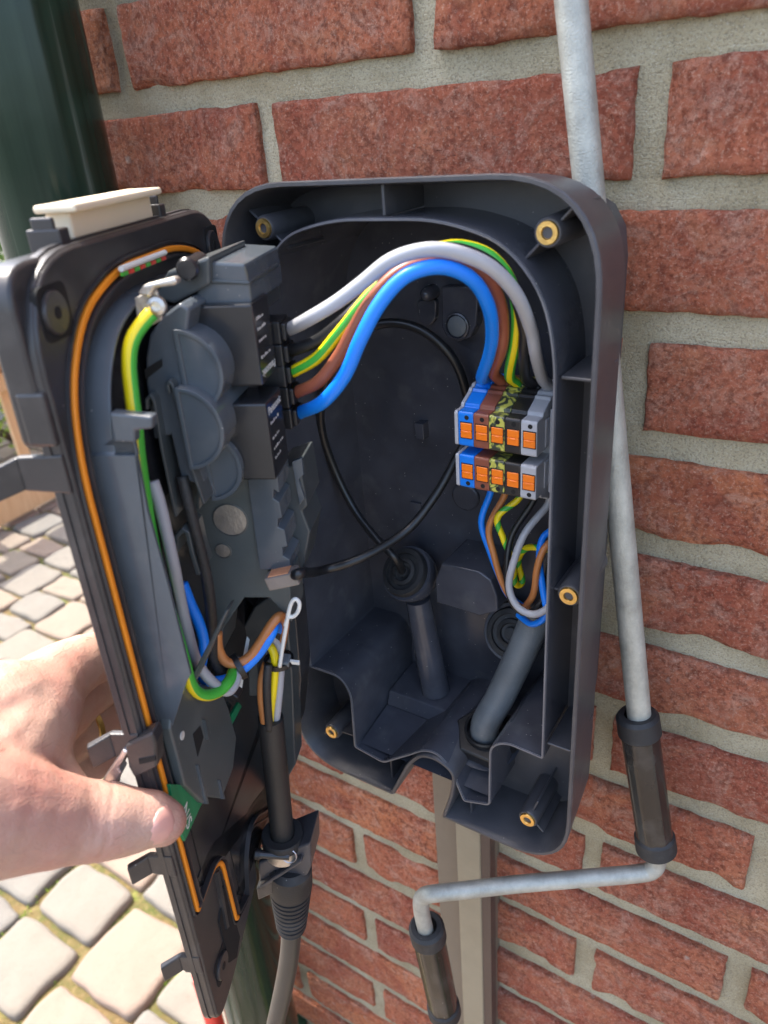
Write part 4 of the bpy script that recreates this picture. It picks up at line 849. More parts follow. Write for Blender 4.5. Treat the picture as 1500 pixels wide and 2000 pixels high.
# stepped housing above the relays
P = [(0.012,0.0274,0.1719),(0.012,0.0433,0.1704),(0.012,0.0441,0.1621),(0.012,0.044,0.1545),(0.012,0.0212,0.1556),(0.012,0.0235,0.1628)]; b = MB(); b.prism([(p[2],p[1]) for p in P], fa, .012, -.035); lp(b, 'relay_cover', MT['tray'], bevel=.0011)
P = [(0.0135,0.0273,0.1658),(0.0135,0.0447,0.1641),(0.0135,0.0447,0.1628),(0.0135,0.0265,0.1638)]; b = MB(); b.prism([(p[2],p[1]) for p in P], fa, .0128, -.030); lp(b, 'cover_step', MT['tray_mat'], bevel=.0007)
P = [(-0.012,0.034,0.1676),(-0.012,0.037,0.1659),(-0.012,0.0395,0.1608),(-0.012,0.0411,0.1536),(-0.012,0.0409,0.1473),(-0.012,0.031,0.1476)]; b = MB(); b.prism([(p[2],p[1]) for p in P], fa, -.006, -.04); lp(b, 'cover_cheek', MT['tray_mat'], bevel=.0009)
# connector the five thick wires plug into
for i, (x_, y_) in enumerate(((548,645),(551,690),(556,728),(562,768),(567,808))):
    c_ = [[(0.1065,-0.1412,-0.0892),(0.1065,-0.1415,-0.0987),(0.1064,-0.1415,-0.1077),(0.106,-0.1409,-0.1174),(0.1055,-0.1402,-0.1274)]][0][i]; lc = LM.inverted() @ Vector(c_)
    b = MB(); b.box((lc.x-.0085,lc.y-.012,lc.z-.0046),(lc.x+.0062,lc.y+.0010,lc.z+.0048)); b.box((lc.x-.0070,lc.y+.0008,lc.z-.0034),(lc.x+.0048,lc.y+.0030,lc.z+.0038)); lp(b, 'wire_socket', MT['black'], bevel=.0007)
# tinned earth bracket with screw
P = [(0.04,0.0113,0.1647),(0.04,0.02,0.1672),(0.04,0.021,0.1608),(0.04,0.0197,0.1566),(0.04,0.0134,0.154),(0.04,0.0107,0.1575)]; b = MB(); b.prism([(p[2],p[1]) for p in P], fa, .0405, .0390); eb = lp(b, 'earth_bracket', MT['tin'], bevel=.0004)
P = [(0.042,0.0143,0.1664),(0.042,0.0172,0.1695),(0.042,0.0288,0.1717),(0.042,0.0298,0.1701),(0.042,0.0286,0.169),(0.042,0.0211,0.1684),(0.042,0.0186,0.1652)]; b = MB(); b.prism([(p[2],p[1]) for p in P], fa, .0440, .0395); lp(b, 'bracket_tab', MT['tin'], eb, bevel=.0009)
sc_ = [(0.0405,0.0191,0.1617)][0]; b = MB(); b.lathe([(.0036,0),(.0036,.0010),(.0032,.0019),(.0018,.0024),(.0016,.0014),(.0004,.0013)], sc_, (1,.2,.1), 20); lp(b, 'screw_head', MT['tin'], eb, smooth=True)
kn = [(0.016,0.0238,0.1706)][0]; b = MB(); b.lathe([(.0036,-.014),(.0036,.002),(.0042,.0022),(.0042,.0045),(.0034,.0056)], kn, (1,.1,.0), 24); lp(b, 'round_stud', MT['relay'], smooth=True)
P = [(0.02,0.0068,0.1602),(0.02,0.0143,0.1693),(0.02,0.0315,0.1741),(0.02,0.0301,0.1641),(0.02,0.0143,0.1571)]; b = MB(); b.prism([(p[2],p[1]) for p in P], fa, .0155, -.03); lp(b, 'stud_plate', MT['tray_mat'], bevel=.0011)
# small white strip with red and green blocks under the top of the gasket
rbp = [(0.0333,0.004,0.1723),(-0.0062,0.004,0.1721)]; r0 = Vector(rbp[0]); r1 = Vector(rbp[1])
b = MB(); b.tube([r0+Vector((0,.001,.0012)), r1+Vector((0,.001,.0012))], .0011, 8); ro = lp(b, 'coloured_strip', MT['w_white'])
for i in range(8):
    p = r0.lerp(r1, (i+.5)/8); b = MB(); b.box((p.x-.0024,p.y,p.z-.0014),(p.x+.0018,p.y+.0012,p.z-.0001)); lp(b, 'colour_block', MT['red'] if i % 2 else MT['w_green'], ro)
# lower electronics block, circuit board
CB = .006
P = [(0.0655,0.006,0.0149),(0.0752,0.006,-0.0018),(0.0744,0.006,-0.0343),(0.063,0.006,-0.0582),(0.0597,0.006,-0.0571),(0.0449,0.006,-0.0748),(0.0265,0.006,-0.0733),(0.0162,0.006,-0.0624),(0.0186,0.006,-0.0414),(0.0231,0.006,-0.0229)]
b = MB(); b.prism([(p[0],p[2]) for p in P], fl, CB, .001); lb = lp(b, 'board_cover', MT['cover_grey'], bevel=.0009)
P = [(0.0588,0.0062,-0.0199),(0.051,0.0062,-0.0224),(0.0504,0.0062,-0.0297),(0.0592,0.0062,-0.0328)]; b = MB(); b.prism([(p[0],p[2]) for p in P], fl, .0063, .0040); lp(b, 'socket_opening', MT['hole'], lb)
P = [(0.0484,0.0062,-0.0212),(0.047,0.0062,-0.0225),(0.0472,0.0062,-0.0328),(0.0491,0.0062,-0.0325)]; b = MB(); b.prism([(p[0],p[2]) for p in P], fl, .0078, .0050); lp(b, 'socket_edge', MT['tray_mat'], lb)
P = [(0.0626,0.0062,-0.0344),(0.0613,0.0062,-0.0357),(0.0607,0.0062,-0.0607),(0.0625,0.0062,-0.0589)]; b = MB(); b.prism([(p[0],p[2]) for p in P], fl, .0072, .0050); lp(b, 'cover_ridge', MT['tray'], lb)
P = [(0.0459,0.0062,-0.0614),(0.0449,0.0062,-0.0624),(0.0443,0.0062,-0.0755),(0.0459,0.0062,-0.074)]; b = MB(); b.prism([(p[0],p[2]) for p in P], fl, .0072, .0050); lp(b, 'cover_ridge', MT['tray'], lb)
c_ = [(0.0678,0.0062,-0.0122)][0]; b = MB(); b.lathe([(.0019,-.001),(.0019,.0002)], c_, (0,1,0), 18); lp(b, 'light_dot', MT['print'], lb)
P = [(0.0819,0.0035,-0.0259),(0.0661,0.0035,-0.0434),(0.0539,0.0035,-0.0638),(0.0617,0.0035,-0.0612),(0.0814,0.0035,-0.0608),(0.0837,0.0035,-0.046)]; b = MB(); b.prism([(p[0],p[2]) for p in P], fl, .0035, .0022); pb = lp(b, 'circuit_board', MT['pcb'])
c_ = [(0.0747,0.0037,-0.0523)][0]; u_ = (Vector([(0.0746,0.0037,-0.047)][0])-Vector([(0.0741,0.0037,-0.0588)][0])).normalized(); w_ = Vector((0,1,0)).cross(u_)
mt_ = Matrix(((u_.x,w_.x,0,c_[0]),(u_.y,w_.y,1,c_[1]),(u_.z,w_.z,0,c_[2]),(0,0,0,1))); text('S/N', .0085, mt_, MT['w_white'], pb)
P = [(0.0153,0.004,-0.0557),(0.0136,0.004,-0.0504),(0.0016,0.004,-0.0521),(-0.0013,0.004,-0.0574)]; b = MB(); b.prism([(p[0],p[2]) for p in P], fl, .004, .0028); lp(b, 'circuit_board', MT['pcb'])
P = [(0.05,0.0289,0.042),(0.05,0.0311,0.0436),(0.05,0.01,0.005),(0.05,0.006,0.0008),(0.05,0.0053,0.0025)]; b = MB(); b.prism([(p[2],p[1]) for p in P], fa, .053, .046); lp(b, 'wire_bar', MT['tray_mat'], bevel=.0004)
P = [(0.012,0.0191,-0.0014),(0.012,0.0202,-0.0032),(0.012,0.0118,-0.0336),(0.012,0.0091,-0.0337)]; b = MB(); b.prism([(p[2],p[1]) for p in P], fa, .012, .0117); lp(b, 'paper_label', MT['paper'])
P = [(0.004,0.0142,-0.0221),(0.004,0.0192,-0.0225),(0.004,0.0169,-0.0451),(0.004,0.0113,-0.0455)]; b = MB(); b.prism([(p[2],p[1]) for p in P], fa, .004, -.012); lp(b, 'wire_support', MT['tray_mat'], bevel=.0007)
P = [(-0.03,-0.0015,-0.0302),(-0.03,0.008,-0.0146),(-0.03,0.016,-0.0084),(-0.03,0.0229,-0.0101),(-0.03,0.0256,-0.0223),(-0.03,0.0237,-0.0629),(-0.03,0.0174,-0.1304),(-0.03,0.0027,-0.1578),(-0.03,-0.0211,-0.16)]; b = MB(); b.prism([(p[2],p[1]) for p in P], fa, -.032, -.05); lp(b, 'rear_panel', MT['tray_mat'], bevel=.0009)
P = [(-0.045,0.0208,-0.021),(-0.045,0.0262,-0.0229),(-0.045,0.0241,-0.0753),(-0.045,0.0159,-0.1201),(-0.045,0.0099,-0.1205),(-0.045,0.0141,-0.0759)]; b = MB(); b.prism([(p[2],p[1]) for p in P], fa, -.046, -.07); lp(b, 'rear_panel', MT['lid'], bevel=.0009)
# network plug
pc = [LM.inverted() @ Vector(q_) for q_ in [(0.1131,-0.1637,-0.1959),(0.1094,-0.1654,-0.1967)]]; ax_ = (pc[1]-pc[0]).normalized()
plug = MB(); plug.box((-.0038,-.0150,-.0036),(.0038,.0005,.0032)); 
pm = LM.copy()
po = plug.build('plug', MT['clear'], None, bevel=.0007); po.parent = nc
pw = [(0.1153,-0.1627,-0.1953),(0.1069,-0.1665,-0.1976)]; pd = (Vector(pw[0])-Vector(pw[1])).normalized(); 
qz = Vector((0,0,1)); qz = (qz - pd*qz.dot(pd)).normalized(); qx = pd.cross(qz)
def plug_m(o): o.matrix_local = Matrix.Translation(-gc) @ Matrix(((qx.x,pd.x,qz.x,pw[0][0]),(qx.y,pd.y,qz.y,pw[0][1]),(qx.z,pd.z,qz.z,pw[0][2]),(0,0,0,1)))
plug_m(po)
for i in range(5):
    p_ = MB(); p_.box((-.0034+i*.0014,-.0130,.0031),(-.0026+i*.0014,-.0030,.0036)); o = p_.build('contact', MT['copper_pins'], None); o.parent = nc; plug_m(o)

# ================================================================ wires laid in the cover
def wlid(name, label, pts, r, m_, **k): return wire(name, label, pts, r, m_, **k)
wlid('wire', 'yellow and green earth wire screwed to the tinned bracket in the cover', [(0.1037,-0.2044,-0.068),(0.1012,-0.2089,-0.0721),(0.0999,-0.2128,-0.0769),(0.0993,-0.2153,-0.0841),(0.0998,-0.2173,-0.0936),(0.1006,-0.2192,-0.1034),(0.0983,-0.2193,-0.1156),(0.0944,-0.2179,-0.1315),(0.0914,-0.2173,-0.1514),(0.0911,-0.2176,-0.1751),(0.0941,-0.2186,-0.1978),(0.0974,-0.2205,-0.2106),(0.0968,-0.2198,-0.2224),(0.0952,-0.2162,-0.2315),(0.0956,-0.2116,-0.2366),(0.0959,-0.2049,-0.2393),(0.0956,-0.1984,-0.2389),(0.0919,-0.1914,-0.2395)], .00262, YG, n=18, stripe=(10,11,12,13,14,15,16,17), a0=4.8)
wlid('wire', 'grey wire running down inside the cover edge', [(0.093,-0.212,-0.1311),(0.0946,-0.2124,-0.139),(0.0956,-0.2131,-0.1506),(0.0956,-0.2133,-0.1685),(0.0916,-0.2109,-0.1866),(0.0907,-0.2103,-0.2036),(0.0907,-0.2094,-0.221),(0.0929,-0.2062,-0.2329),(0.0951,-0.2009,-0.2427),(0.0958,-0.1962,-0.2429),(0.0938,-0.1905,-0.2403),(0.0897,-0.1836,-0.2392)], .00245, MT['w_grey'], n=16)
wlid('wire', 'bright blue wire snaking through the cover beside the brown loop', [(0.0849,-0.2029,-0.1855),(0.0864,-0.2023,-0.196),(0.0883,-0.2015,-0.2074),(0.0882,-0.2017,-0.2187),(0.0844,-0.2035,-0.2328),(0.0864,-0.2027,-0.2387),(0.0906,-0.1964,-0.2412),(0.0938,-0.1883,-0.2404),(0.0976,-0.1799,-0.2358),(0.1014,-0.1737,-0.2281),(0.1005,-0.1675,-0.2256),(0.0957,-0.161,-0.2355),(0.0901,-0.1593,-0.2497)], .0025, MT['w_blue'], n=16)
wlid('wire', 'tan brown wire tied in a loop in the cover', [(0.0883,-0.1928,-0.2171),(0.0874,-0.1933,-0.2256),(0.089,-0.1926,-0.233),(0.092,-0.1891,-0.2365),(0.0953,-0.1832,-0.2356),(0.099,-0.177,-0.2288),(0.1018,-0.1713,-0.2221),(0.103,-0.1663,-0.2202),(0.1021,-0.1624,-0.2254),(0.0974,-0.1602,-0.237),(0.0913,-0.1587,-0.2513)], .00235, MT['w_tan'], n=16)
wlid('wire', 'black braided wire running down the middle of the cover', [(0.0907,-0.1955,-0.1364),(0.0925,-0.1969,-0.1482),(0.0941,-0.1974,-0.1644),(0.0946,-0.1973,-0.1807),(0.0931,-0.1971,-0.1972),(0.0898,-0.1965,-0.2125),(0.0861,-0.1961,-0.2286),(0.0861,-0.194,-0.2397),(0.0886,-0.1885,-0.2422),(0.093,-0.1798,-0.239),(0.0968,-0.1715,-0.2327),(0.0979,-0.1643,-0.2295),(0.0919,-0.1584,-0.2464)], .00245, MT['braid'], n=16)
wlid('wire', 'grey wire curving into the black sleeve', [(0.0924,-0.1647,-0.2357),(0.0944,-0.1627,-0.2413),(0.0963,-0.1641,-0.2506),(0.0957,-0.1667,-0.2636),(0.0932,-0.1691,-0.2798),(0.0902,-0.1706,-0.2939)], .0022, MT['w_grey'])
wlid('wire', 'yellow and green wire curving into the black sleeve', [(0.0908,-0.1676,-0.2399),(0.0947,-0.167,-0.2415),(0.0968,-0.1683,-0.2481),(0.0949,-0.1704,-0.2629),(0.0913,-0.1722,-0.2798),(0.0892,-0.1732,-0.2921)], .0021, YG, n=16, stripe=(0,1,2,3), a0=2.0)
wlid('wire', 'brown wire entering the black sleeve', [(0.0933,-0.171,-0.2487),(0.0917,-0.174,-0.2565),(0.0905,-0.1757,-0.2672),(0.0891,-0.1754,-0.2799),(0.088,-0.1749,-0.2913)], .0021, MT['w_tan'])
wlid('wire', 'black wire entering the black sleeve between brown and grey', [(0.0965,-0.1728,-0.2468),(0.0961,-0.1753,-0.2554),(0.0946,-0.1761,-0.2686),(0.0916,-0.1754,-0.2892)], .0021, MT['braid'])
wlid('tie_string', 'white looped plastic tie beside the brown wire loop', [(0.1024,-0.1712,-0.2471),(0.1053,-0.1698,-0.2346),(0.1079,-0.1685,-0.2243),(0.1101,-0.1674,-0.2155),(0.1121,-0.1665,-0.2097),(0.1141,-0.1655,-0.2074),(0.1155,-0.1649,-0.2096),(0.1145,-0.1654,-0.2142),(0.1121,-0.1665,-0.2172),(0.1098,-0.1676,-0.2178),(0.1079,-0.1685,-0.2225)], .0010, MT['w_white'], cat='tie')
ct_ = [Vector(q_) for q_ in [(0.0915,-0.1871,-0.2396),(0.0965,-0.1651,-0.2498)]]
for k, (c_, d_, r_) in enumerate(((ct_[0], (Vector([(0.0951,-0.1833,-0.2374)][0])-Vector([(0.0902,-0.1921,-0.2396)][0])).normalized(), .0058), (ct_[1], Vector((0,0,1)), .0066))):
    root = empty('cable_tie', c_); tag(root, ('black cable tie strapped around the brown and blue wires', 'black cable tie with clear head around wires above the sleeve')[k], 'cable tie')
    t = MB(); t.lathe([(r_,-.0015),(r_+.0009,-.0013),(r_+.0009,.0013),(r_,.0015),(r_,-.0015)], (0,0,0), d_, 30, cap=False); t.build('strap', MT['black'], root, smooth=True)
    h = MB(); h.box((-.0028,-.003,-.0026),(.0028,.003,.0026)); ho = h.build('head', MT['black'] if k == 0 else MT['conduit'], root, bevel=.0007)
    hp = Vector(([(0.0888,-0.1907,-0.2537)][0], [(0.1007,-0.1654,-0.2484)][0])[k]) - c_; ho.location = hp; ho.rotation_euler = (.3, .7 if k == 0 else .1, .4)
    tl = MB(); tl.box((-.0012,-.0006,-.009) if k == 0 else (.0028,-.0006,-.0012), (.0012,.0006,-.0026) if k == 0 else (.0075,.0006,.0012)); to = tl.build('tail', MT['black'] if k == 0 else MT['w_white'], ho)

# ================================================================ charging cable with sleeve, clamp and strain relief
ca = [Vector(q_) for q_ in [(0.0892,-0.171,-0.2859),(0.0843,-0.1739,-0.3755),(0.0845,-0.1741,-0.4098),(0.0795,-0.1768,-0.4582)]]; axd = (ca[0]-ca[1]).normalized()
cc = empty('charging_cable', ca[3]); tag(cc, 'black charging cable with ribbed strain relief hanging out of the cover', 'cable')
def cpart(mb, name, m_, **k):
    o = mb.build(name, m_, None, **k); o.parent = cc; o.location = -ca[3]; return o
b = MB(); b.tube([ca[0], ca[0].lerp(ca[1],.5), ca[1]-axd*.01], .0067, 28); b.lathe([(.0067,0),(.0062,.0002),(.0058,-.004)], ca[0], axd, 28, cap=False); cpart(b, 'shrink_sleeve', MT['sleeve'], smooth=True)
b = MB(); b.lathe([(.0072,.003),(.0116,.003),(.0122,.002),(.0122,-.003),(.0112,-.004),(.0072,-.004)], ca[1], axd, 32, cap=False); cpart(b, 'rubber_ring', MT['rubber'], smooth=True)
b = MB(); b.lathe([(.0104,-.0045),(.0108,-.0045),(.0108,-.0125),(.0104,-.0125)], ca[1], axd, 32, cap=False); cpart(b, 'steel_band', MT['tin'], smooth=True)
bt = ca[2]; bo_ = ca[3]; bd = (bt-bo_).normalized(); L_ = (bt-bo_).length
prof = [(.0100, L_+.012), (.0128, L_+.008), (.0132, L_*.86)]
k_ = 9
for i in range(k_):
    h0 = L_*(.84 - .80*i/k_); r_ = .0128 - .0036*i/k_; prof += [(r_, h0), (r_, h0-L_*.045), (r_-.0014, h0-L_*.05), (r_-.0014, h0-L_*.082)]
prof += [(.0088, .001), (.0078, -.001)]
b = MB(); b.lathe(prof, bo_, bd, 36); cpart(b, 'strain_relief', MT['rubber'], smooth=True, angle=30)
b = MB(); b.tube([bo_+bd*.004, bo_] + [(0.0756,-0.1788,-0.4834),(0.0698,-0.1817,-0.5114),(0.062,-0.1855,-0.5442),(0.0551,-0.1889,-0.5727),(0.0416,-0.1956,-0.6343),(0.0225,-0.2052,-0.7359)] + [(.05,-.17,-.85),(.02,-.24,-1.1),(.03,-.36,-1.27),(.10,-.50,-1.303),(.35,-.62,-1.303),(.60,-.60,-1.303)], .0063, 24); cpart(b, 'cable', plastic('black_cable_sheath', (.040,.037,.033), .38, .15, 900, var=.15), smooth=True)
# clamp bracket on the cover
P = [(0.014,0.0021,-0.164),(0.014,0.0354,-0.1431),(0.014,0.0338,-0.1637),(0.014,0.0306,-0.1712),(0.014,-0.0004,-0.1881)]; b = MB(); b.prism([(p[2],p[1]) for p in P], fa, .012, -.012); cl_ = lp(b, 'cable_clamp', MT['shell'], bevel=.0010)
P = [(-0.004,0.021,-0.1545),(-0.004,0.0305,-0.1561),(-0.004,0.0278,-0.1732),(-0.004,0.0171,-0.1744)]; b = MB(); b.prism([(p[2],p[1]) for p in P], fa, -.006, -.013); lp(b, 'clamp_ear', MT['shell'], cl_, bevel=.0011)
P = [(0.019,0.0013,-0.1797),(0.019,0.0299,-0.1526),(0.019,0.0305,-0.1551),(0.019,0.0018,-0.1833)]; b = MB(); b.prism([(p[2],p[1]) for p in P], fa, .016, .011); lp(b, 'clamp_rib', MT['shell'], cl_, bevel=.0009)
P = [(0.018,-0.0004,-0.1813),(0.018,0.0105,-0.1736),(0.018,0.0097,-0.1846),(0.018,-0.0007,-0.1919)]; b = MB(); b.prism([(p[2],p[1]) for p in P], fa, .016, .004); lp(b, 'clamp_foot', MT['lid'], cl_, bevel=.0009)
s0 = Vector([(0.018,0.0055,-0.1482)][0]); s1 = Vector([(0.016,0.0234,-0.1508)][0]); b = MB(); b.tube([s0, s0.lerp(s1,.2), s1], [.0030,.0021,.0021], 14, raw=True); lp(b, 'clamp_screw', MT['relay'], cl_, smooth=True)
b = MB(); b.lathe([(.0032,-.0018),(.0032,.0010),(.0024,.0016)], s0, (s0-s1), 16); lp(b, 'screw_head', MT['black'], cl_, smooth=True)
b = MB(); b.lathe([(.0040,-.0004),(.0044,0),(.0040,.0004),(.0036,0),(.0040,-.0004)], s1, (1,.1,.3), 20, cap=False); lp(b, 'steel_eye', MT['zinc'], cl_, smooth=True)

# ================================================================ crank for the awning
ck = empty('awning_crank', (.24, -.035, -.40)); tag(ck, 'galvanised steel crank rod with two black plastic grips hanging on the wall', 'crank')
def kpart(mb, name, m_, **k):
    o = mb.build(name, m_, None, **k); o.parent = ck; o.location = -ck.location; return o
top0 = Vector([(0.185,-0.028,0.029)][0]); g1t = Vector([(0.2443,-0.034,-0.3319)][0]); dr = (g1t-top0).normalized()
bend = Vector([(0.2639,-0.036,-0.4324)][0]); bq = [Vector(q_) for q_ in [(0.2647,-0.036,-0.4385),(0.2633,-0.038,-0.4444)]]
e1 = Vector([(0.2559,-0.042,-0.4489)][0]); m1 = Vector([(0.1894,-0.08,-0.4585)][0]); e2 = Vector([(0.1441,-0.108,-0.4647)][0]); e3 = Vector([(0.1334,-0.11,-0.4816)][0]); e4 = Vector([(0.1346,-0.108,-0.5116)][0]); g2b = Vector([(0.1422,-0.1,-0.6177)][0])
b = MB(); b.tube([top0-dr*.85, top0, g1t], .0068, 26, raw=True); 
b.tube([g1t, g1t.lerp(bend,.9), bend] + bq + [e1, e1.lerp(m1,.5), m1, m1.lerp(e2,.6), e2, e2.lerp(e3,.6)+Vector((-.002,0,.003)), e3, e4, g2b], .0055, 24)
kpart(b, 'rod', MT['galv'], smooth=True)
def grip(p0, p1, r):
    ax = (p0-p1).normalized(); L = (p0-p1).length
    b = MB(); b.lathe([(r*1.0,.002),(r*1.02,L-.002)], p1, ax, 8); o = kpart(b, 'grip', MT['grip'], bevel=r*.22, seg=4)
    for h0, h1 in ((L-.012, L+.001), (-.002, .010)):
        b = MB(); b.lathe([(r*.62,h1+.0012),(r*.9,h1+.0012),(r*1.05,h1-.001),(r*1.07,h0+.001),(r*1.0,h0)], p1, ax, 36, cap=False)
        q = b.build('grip_collar', MT['rubber'], None, smooth=True); q.parent = o
grip([(0.2424,-0.034,-0.33)][0] and Vector([(0.243,-0.034,-0.3305)][0]), Vector([(0.2628,-0.036,-0.427)][0]), .0116)
grip(Vector([(0.1346,-0.107,-0.5084)][0]), Vector([(0.1394,-0.098,-0.6167)][0]), .0118)
hk = MB(); tp = top0-dr*.85; hk.tube([tp+Vector((0,.03,.0)), tp+Vector((0,.0,.02)), tp], .006, 12); kpart(hk, 'hanger', MT['galv'], smooth=True)

# ================================================================ the hand holding the cover
def skin():
    m, nt, b = mat('skin'); N = nt.nodes; L = nt.links; P = world_vec(N, L)
    c1 = nodes_mix(N, L, rng(N, L, noise_n(N, L, P, 28, 4, .55), .38, .66), (.47,.285,.215), (.46,.215,.165))
    c2 = nodes_mix(N, L, rng(N, L, noise_n(N, L, P, 160, 4, .6), .5, .75, 0, .35), c1, (.52,.33,.25))
    L.new(c2, b.inputs['Base Color']); b.inputs['Roughness'].default_value = .46; b.inputs['Subsurface Weight'].default_value = .15
    b.inputs['Subsurface Radius'].default_value = (1.0,.35,.2); b.inputs['Subsurface Scale'].default_value = .004
    v = N.new('ShaderNodeTexVoronoi'); v.inputs['Scale'].default_value = 900; L.new(P, v.inputs['Vector'])
    a = N.new('ShaderNodeMath'); a.operation = 'MULTIPLY_ADD'; a.inputs[1].default_value = .3; L.new(v.outputs['Distance'], a.inputs[0]); L.new(noise_n(N, L, P, 420, 6, .65, .8), a.inputs[2])
    bp = N.new('ShaderNodeBump'); bp.inputs['Strength'].default_value = .4; bp.inputs['Distance'].default_value = .0008; L.new(a.outputs[0], bp.inputs['Height']); L.new(bp.outputs[0], b.inputs['Normal'])
    return m
SKIN = skin()
def blob(mb, chain, n=18):
    """tapered chain of rounded segments"""
    P = [Vector(p) for p, r in chain]; r = [q for p, q in chain]
    Q, q = smooth_path(P, r, 6) if len(P) > 2 else (P, r)
    d0 = (Q[0]-Q[1]).normalized(); d1 = (Q[-1]-Q[-2]).normalized()
    pre = [(Q[0]+d0*q[0]*math.sin(t), q[0]*math.cos(t)) for t in (1.45,1.1,.7,.35)]; post = [(Q[-1]+d1*q[-1]*math.sin(t), q[-1]*math.cos(t)) for t in (.35,.7,1.1,1.45)]
    al = pre + list(zip(Q, q)) + post
    mb.tube([a for a, _ in al], [max(c, 1e-4) for _, c in al], n, raw=True)
hand = empty('person', [(0.0505,-0.2959,-0.243)][0]); tag(hand, 'bare left hand gripping the open cover with thumb on its edge', 'person')
hb = MB()
def ch(pts, rad): return list(zip(pts, rad))
blob(hb, ch([(0.1091,-0.2578,-0.2624),(0.1062,-0.2613,-0.2588),(0.1028,-0.2657,-0.2566),(0.098,-0.2727,-0.2527),(0.0919,-0.282,-0.2467),(0.0868,-0.2917,-0.2383),(0.0804,-0.3015,-0.2292),(0.0737,-0.3123,-0.2207)], [.0098,.0116,.0128,.0150,.0163,.0190,.0235,.027]))
blob(hb, ch([(0.1074,-0.2557,-0.2626),(0.1046,-0.258,-0.26),(0.1012,-0.2625,-0.2579)], [.0075,.0095,.0110]))
blob(hb, ch([(0.0662,-0.3102,-0.227),(0.0586,-0.291,-0.2266),(0.0508,-0.2743,-0.2257),(0.0456,-0.2628,-0.2248)], [.030,.027,.024,.021]))
blob(hb, ch([(0.0461,-0.289,-0.2181),(0.0455,-0.2737,-0.2203),(0.0431,-0.2607,-0.2238),(0.0355,-0.2409,-0.2263),(0.0293,-0.2198,-0.2339),(0.0263,-0.2002,-0.2456),(0.03,-0.189,-0.2554)], [.027,.024,.0205,.0150,.0125,.0115,.009]))
blob(hb, ch([(0.0336,-0.2799,-0.2403),(0.03,-0.2619,-0.2455),(0.0259,-0.2445,-0.251),(0.02,-0.2253,-0.2557),(0.0142,-0.2021,-0.2638),(0.0168,-0.1877,-0.2734)], [.024,.020,.0150,.0125,.0115,.009]))
blob(hb, ch([(0.0306,-0.2827,-0.2542),(0.0257,-0.2641,-0.2612),(0.022,-0.2487,-0.2685),(0.0179,-0.23,-0.2762),(0.0135,-0.2094,-0.2847),(0.0163,-0.1963,-0.2923)], [.022,.0185,.0138,.0118,.0108,.009]))
blob(hb, ch([(0.027,-0.2847,-0.2667),(0.0233,-0.2673,-0.2758),(0.0205,-0.2528,-0.2848),(0.0187,-0.2364,-0.2949),(0.0174,-0.2198,-0.3032)], [.020,.0150,.0115,.0098,.0080]))
blob(hb, ch([(0.0603,-0.3349,-0.2188),(0.0635,-0.3242,-0.2233),(0.0567,-0.3057,-0.23),(0.0464,-0.2884,-0.2351)], [.033,.033,.034,.030]))
blob(hb, [([(0.0662,-0.3148,-0.2237)][0], .030), ([(0.0619,-0.3352,-0.2176)][0], .028), ((-.035,-.455,-.315), .029), ((-.10,-.58,-.36), .036), ((-.17,-.71,-.41), .043), ((-.20,-.77,-.43), .043)])
blob(hb, ch([(0.0791,-0.2788,-0.2444),(0.0678,-0.2758,-0.2417),(0.0555,-0.2708,-0.238)], [.012,.0125,.013]))
hm = hb.build('hand_tmp', SKIN)
md = hm.modifiers.new('r', 'REMESH'); md.mode = 'VOXEL'; md.voxel_size = .0013; md.use_smooth_shade = True
sm = hm.modifiers.new('s', 'SMOOTH'); sm.iterations = 14; sm.factor = .5
dg = bpy.context.evaluated_depsgraph_get(); hme = bpy.data.meshes.new_from_object(hm.evaluated_get(dg)); bpy.data.objects.remove(hm)
# knuckle creases and soft unevenness
IPJ = Vector([(0.0984,-0.2736,-0.2462)][0]); TD = (Vector([(0.1025,-0.2653,-0.2561)][0]) - Vector([(0.0912,-0.2811,-0.2456)][0])).normalized()
nrm = [v.normal.copy() for v in hme.vertices]; newco = []
for v, vn_ in zip(hme.vertices, nrm):
    d = 0.0006*noise.noise(v.co*60) + .0003*noise.noise(v.co*170)
    t = (v.co-IPJ).dot(TD); rr = (v.co-IPJ).length
    if rr < .034:
        for k, s_, a_ in ((0,.0008,.0004),(.0036,.0006,.00018),(-.0046,.0006,.00022)):
            d -= a_*math.exp(-((t-k+.0012*noise.noise(v.co*90)*1.6)/s_)**2)
    newco += list(v.co + vn_*d)
hme.vertices.foreach_set('co', newco); hme.update()
hme.name = 'hand'; hme.materials.clear(); hme.materials.append(SKIN)
ho = bpy.data.objects.new('hand', hme); link(ho, hand); ho.location = -hand.location
hme.polygons.foreach_set('use_smooth', [True]*len(hme.polygons))
nailm = plastic('thumb_nail', (.60,.31,.25), .20, .1, 300, var=.08)
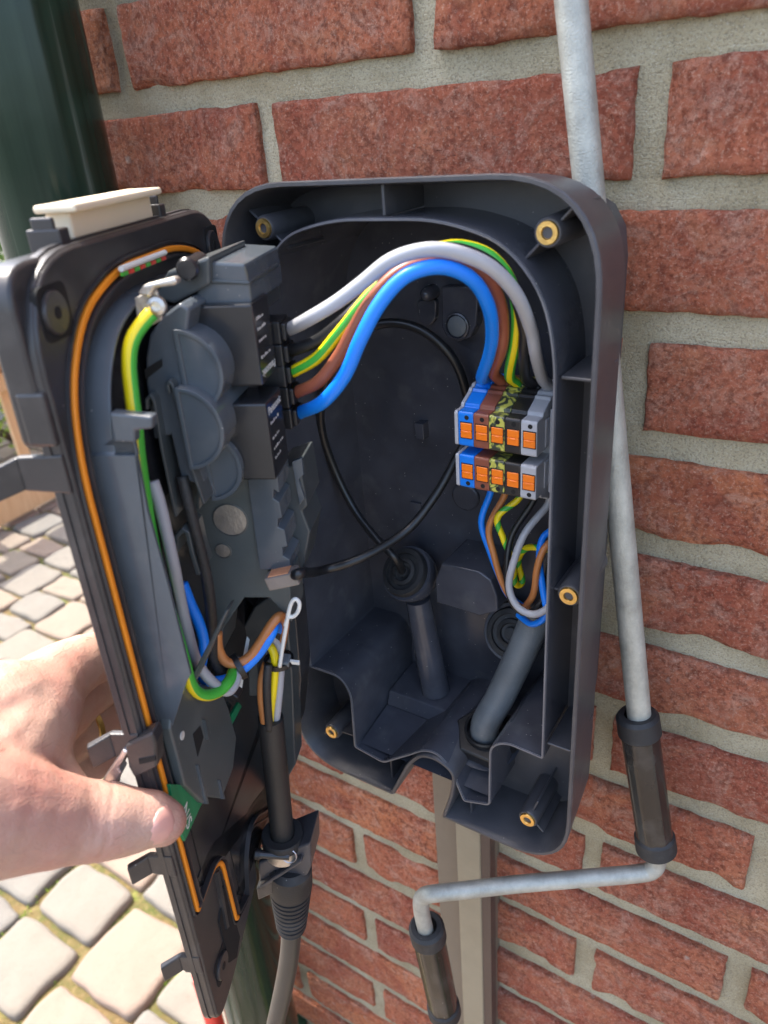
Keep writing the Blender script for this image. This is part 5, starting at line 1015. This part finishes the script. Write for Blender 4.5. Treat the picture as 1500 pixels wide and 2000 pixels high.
# thumb nail, laid on the surface that faces the viewer side of the thumb tip
from mathutils.bvhtree import BVHTree
bvh = BVHTree.FromPolygons([v.co for v in hme.vertices], [p.vertices for p in hme.polygons])
nl = [(0.1367,-0.269,-0.2282),(0.1391,-0.2702,-0.2308),(0.1407,-0.273,-0.2335),(0.1404,-0.2762,-0.2348),(0.1389,-0.2792,-0.235),(0.1372,-0.2814,-0.2347),(0.1354,-0.2824,-0.2337),(0.134,-0.2794,-0.231),(0.1329,-0.2758,-0.2284),(0.1325,-0.2719,-0.226),(0.134,-0.2688,-0.2257)]
cen = Vector([(0.1368,-0.2743,-0.231)][0]); eye = M.translation
rings_ = []; nv = []; nf = []
for k in (1.0, .93, .72, .45, .2):
    for p in nl:
        q = cen.lerp(Vector(p), k); d = (q-eye).normalized(); h = bvh.ray_cast(eye, d)
        pt = h[0] if h[0] is not None else eye + d*.345
        nv.append(pt - d*(.0006 if k < .95 else -.0005))
m_ = len(nl)
for r in range(4):
    for i in range(m_): nf.append((r*m_+i, r*m_+(i+1)%m_, (r+1)*m_+(i+1)%m_, (r+1)*m_+i))
nf.append(tuple(4*m_+i for i in range(m_)))
b = MB(); b.add(nv, nf); no_ = b.build('thumb_nail', nailm, None, smooth='all'); no_.parent = hand; no_.location = -hand.location
ss = no_.modifiers.new('s', 'SMOOTH'); ss.iterations = 3
slv = MB(); slv.lathe([(.047,0),(.0495,.001),(.051,.03),(.054,.14),(.056,.26),(.02,.27)], (-.135,-.645,-.383), (-.42,-.78,-.30), 32); slo = slv.build('sleeve', plastic('dark_blue_cloth', (.03,.04,.07), .85, .6, 400), None, smooth=True); slo.parent = hand; slo.location = -hand.location
rgp = [Vector(q_) for q_ in [(0.0184,-0.2346,-0.2746),(0.0175,-0.2254,-0.2779)]]; b = MB(); b.lathe([(.0122,-.0018),(.0132,-.0014),(.0132,.0014),(.0122,.0018),(.0122,-.0018)], rgp[0].lerp(rgp[1],.5), rgp[1]-rgp[0], 36, cap=False)
o = b.build('finger_ring', MT['brass'], None, smooth=True); o.parent = hand; o.location = -hand.location

hr = MB(); rh = random.Random(21); vco = [v.co.copy() for v in hme.vertices]; vno = [v.normal.copy() for v in hme.vertices]
HD = (Vector([(0.0414,-0.2439,-0.2218)][0]) - Vector([(0.0422,-0.2749,-0.2235)][0])).normalized(); kH = 0
for i in rh.sample(range(len(vco)), 9000):
    p, n_ = vco[i], vno[i]
    if n_.z < .15 or n_.dot(M.translation-p) < 0 or kH > 260: continue
    if noise.noise(p*45) < -.05: continue
    d = (HD - n_*HD.dot(n_)).normalized() + Vector((rh.gauss(0,.25), rh.gauss(0,.25), rh.gauss(0,.25))) + n_*.35
    ln = rh.uniform(.004,.009); hr.tube([p, p+d.normalized()*ln*.5, p+d.normalized()*ln - n_*.0006], [.00007,.00006,.00002], 3, raw=True); kH += 1
q = hr.build('hair', plastic('fine_brown_hair', (.10,.055,.03), .5, 0), None); q.parent = hand; q.location = -hand.location; tag(q, kind='stuff')
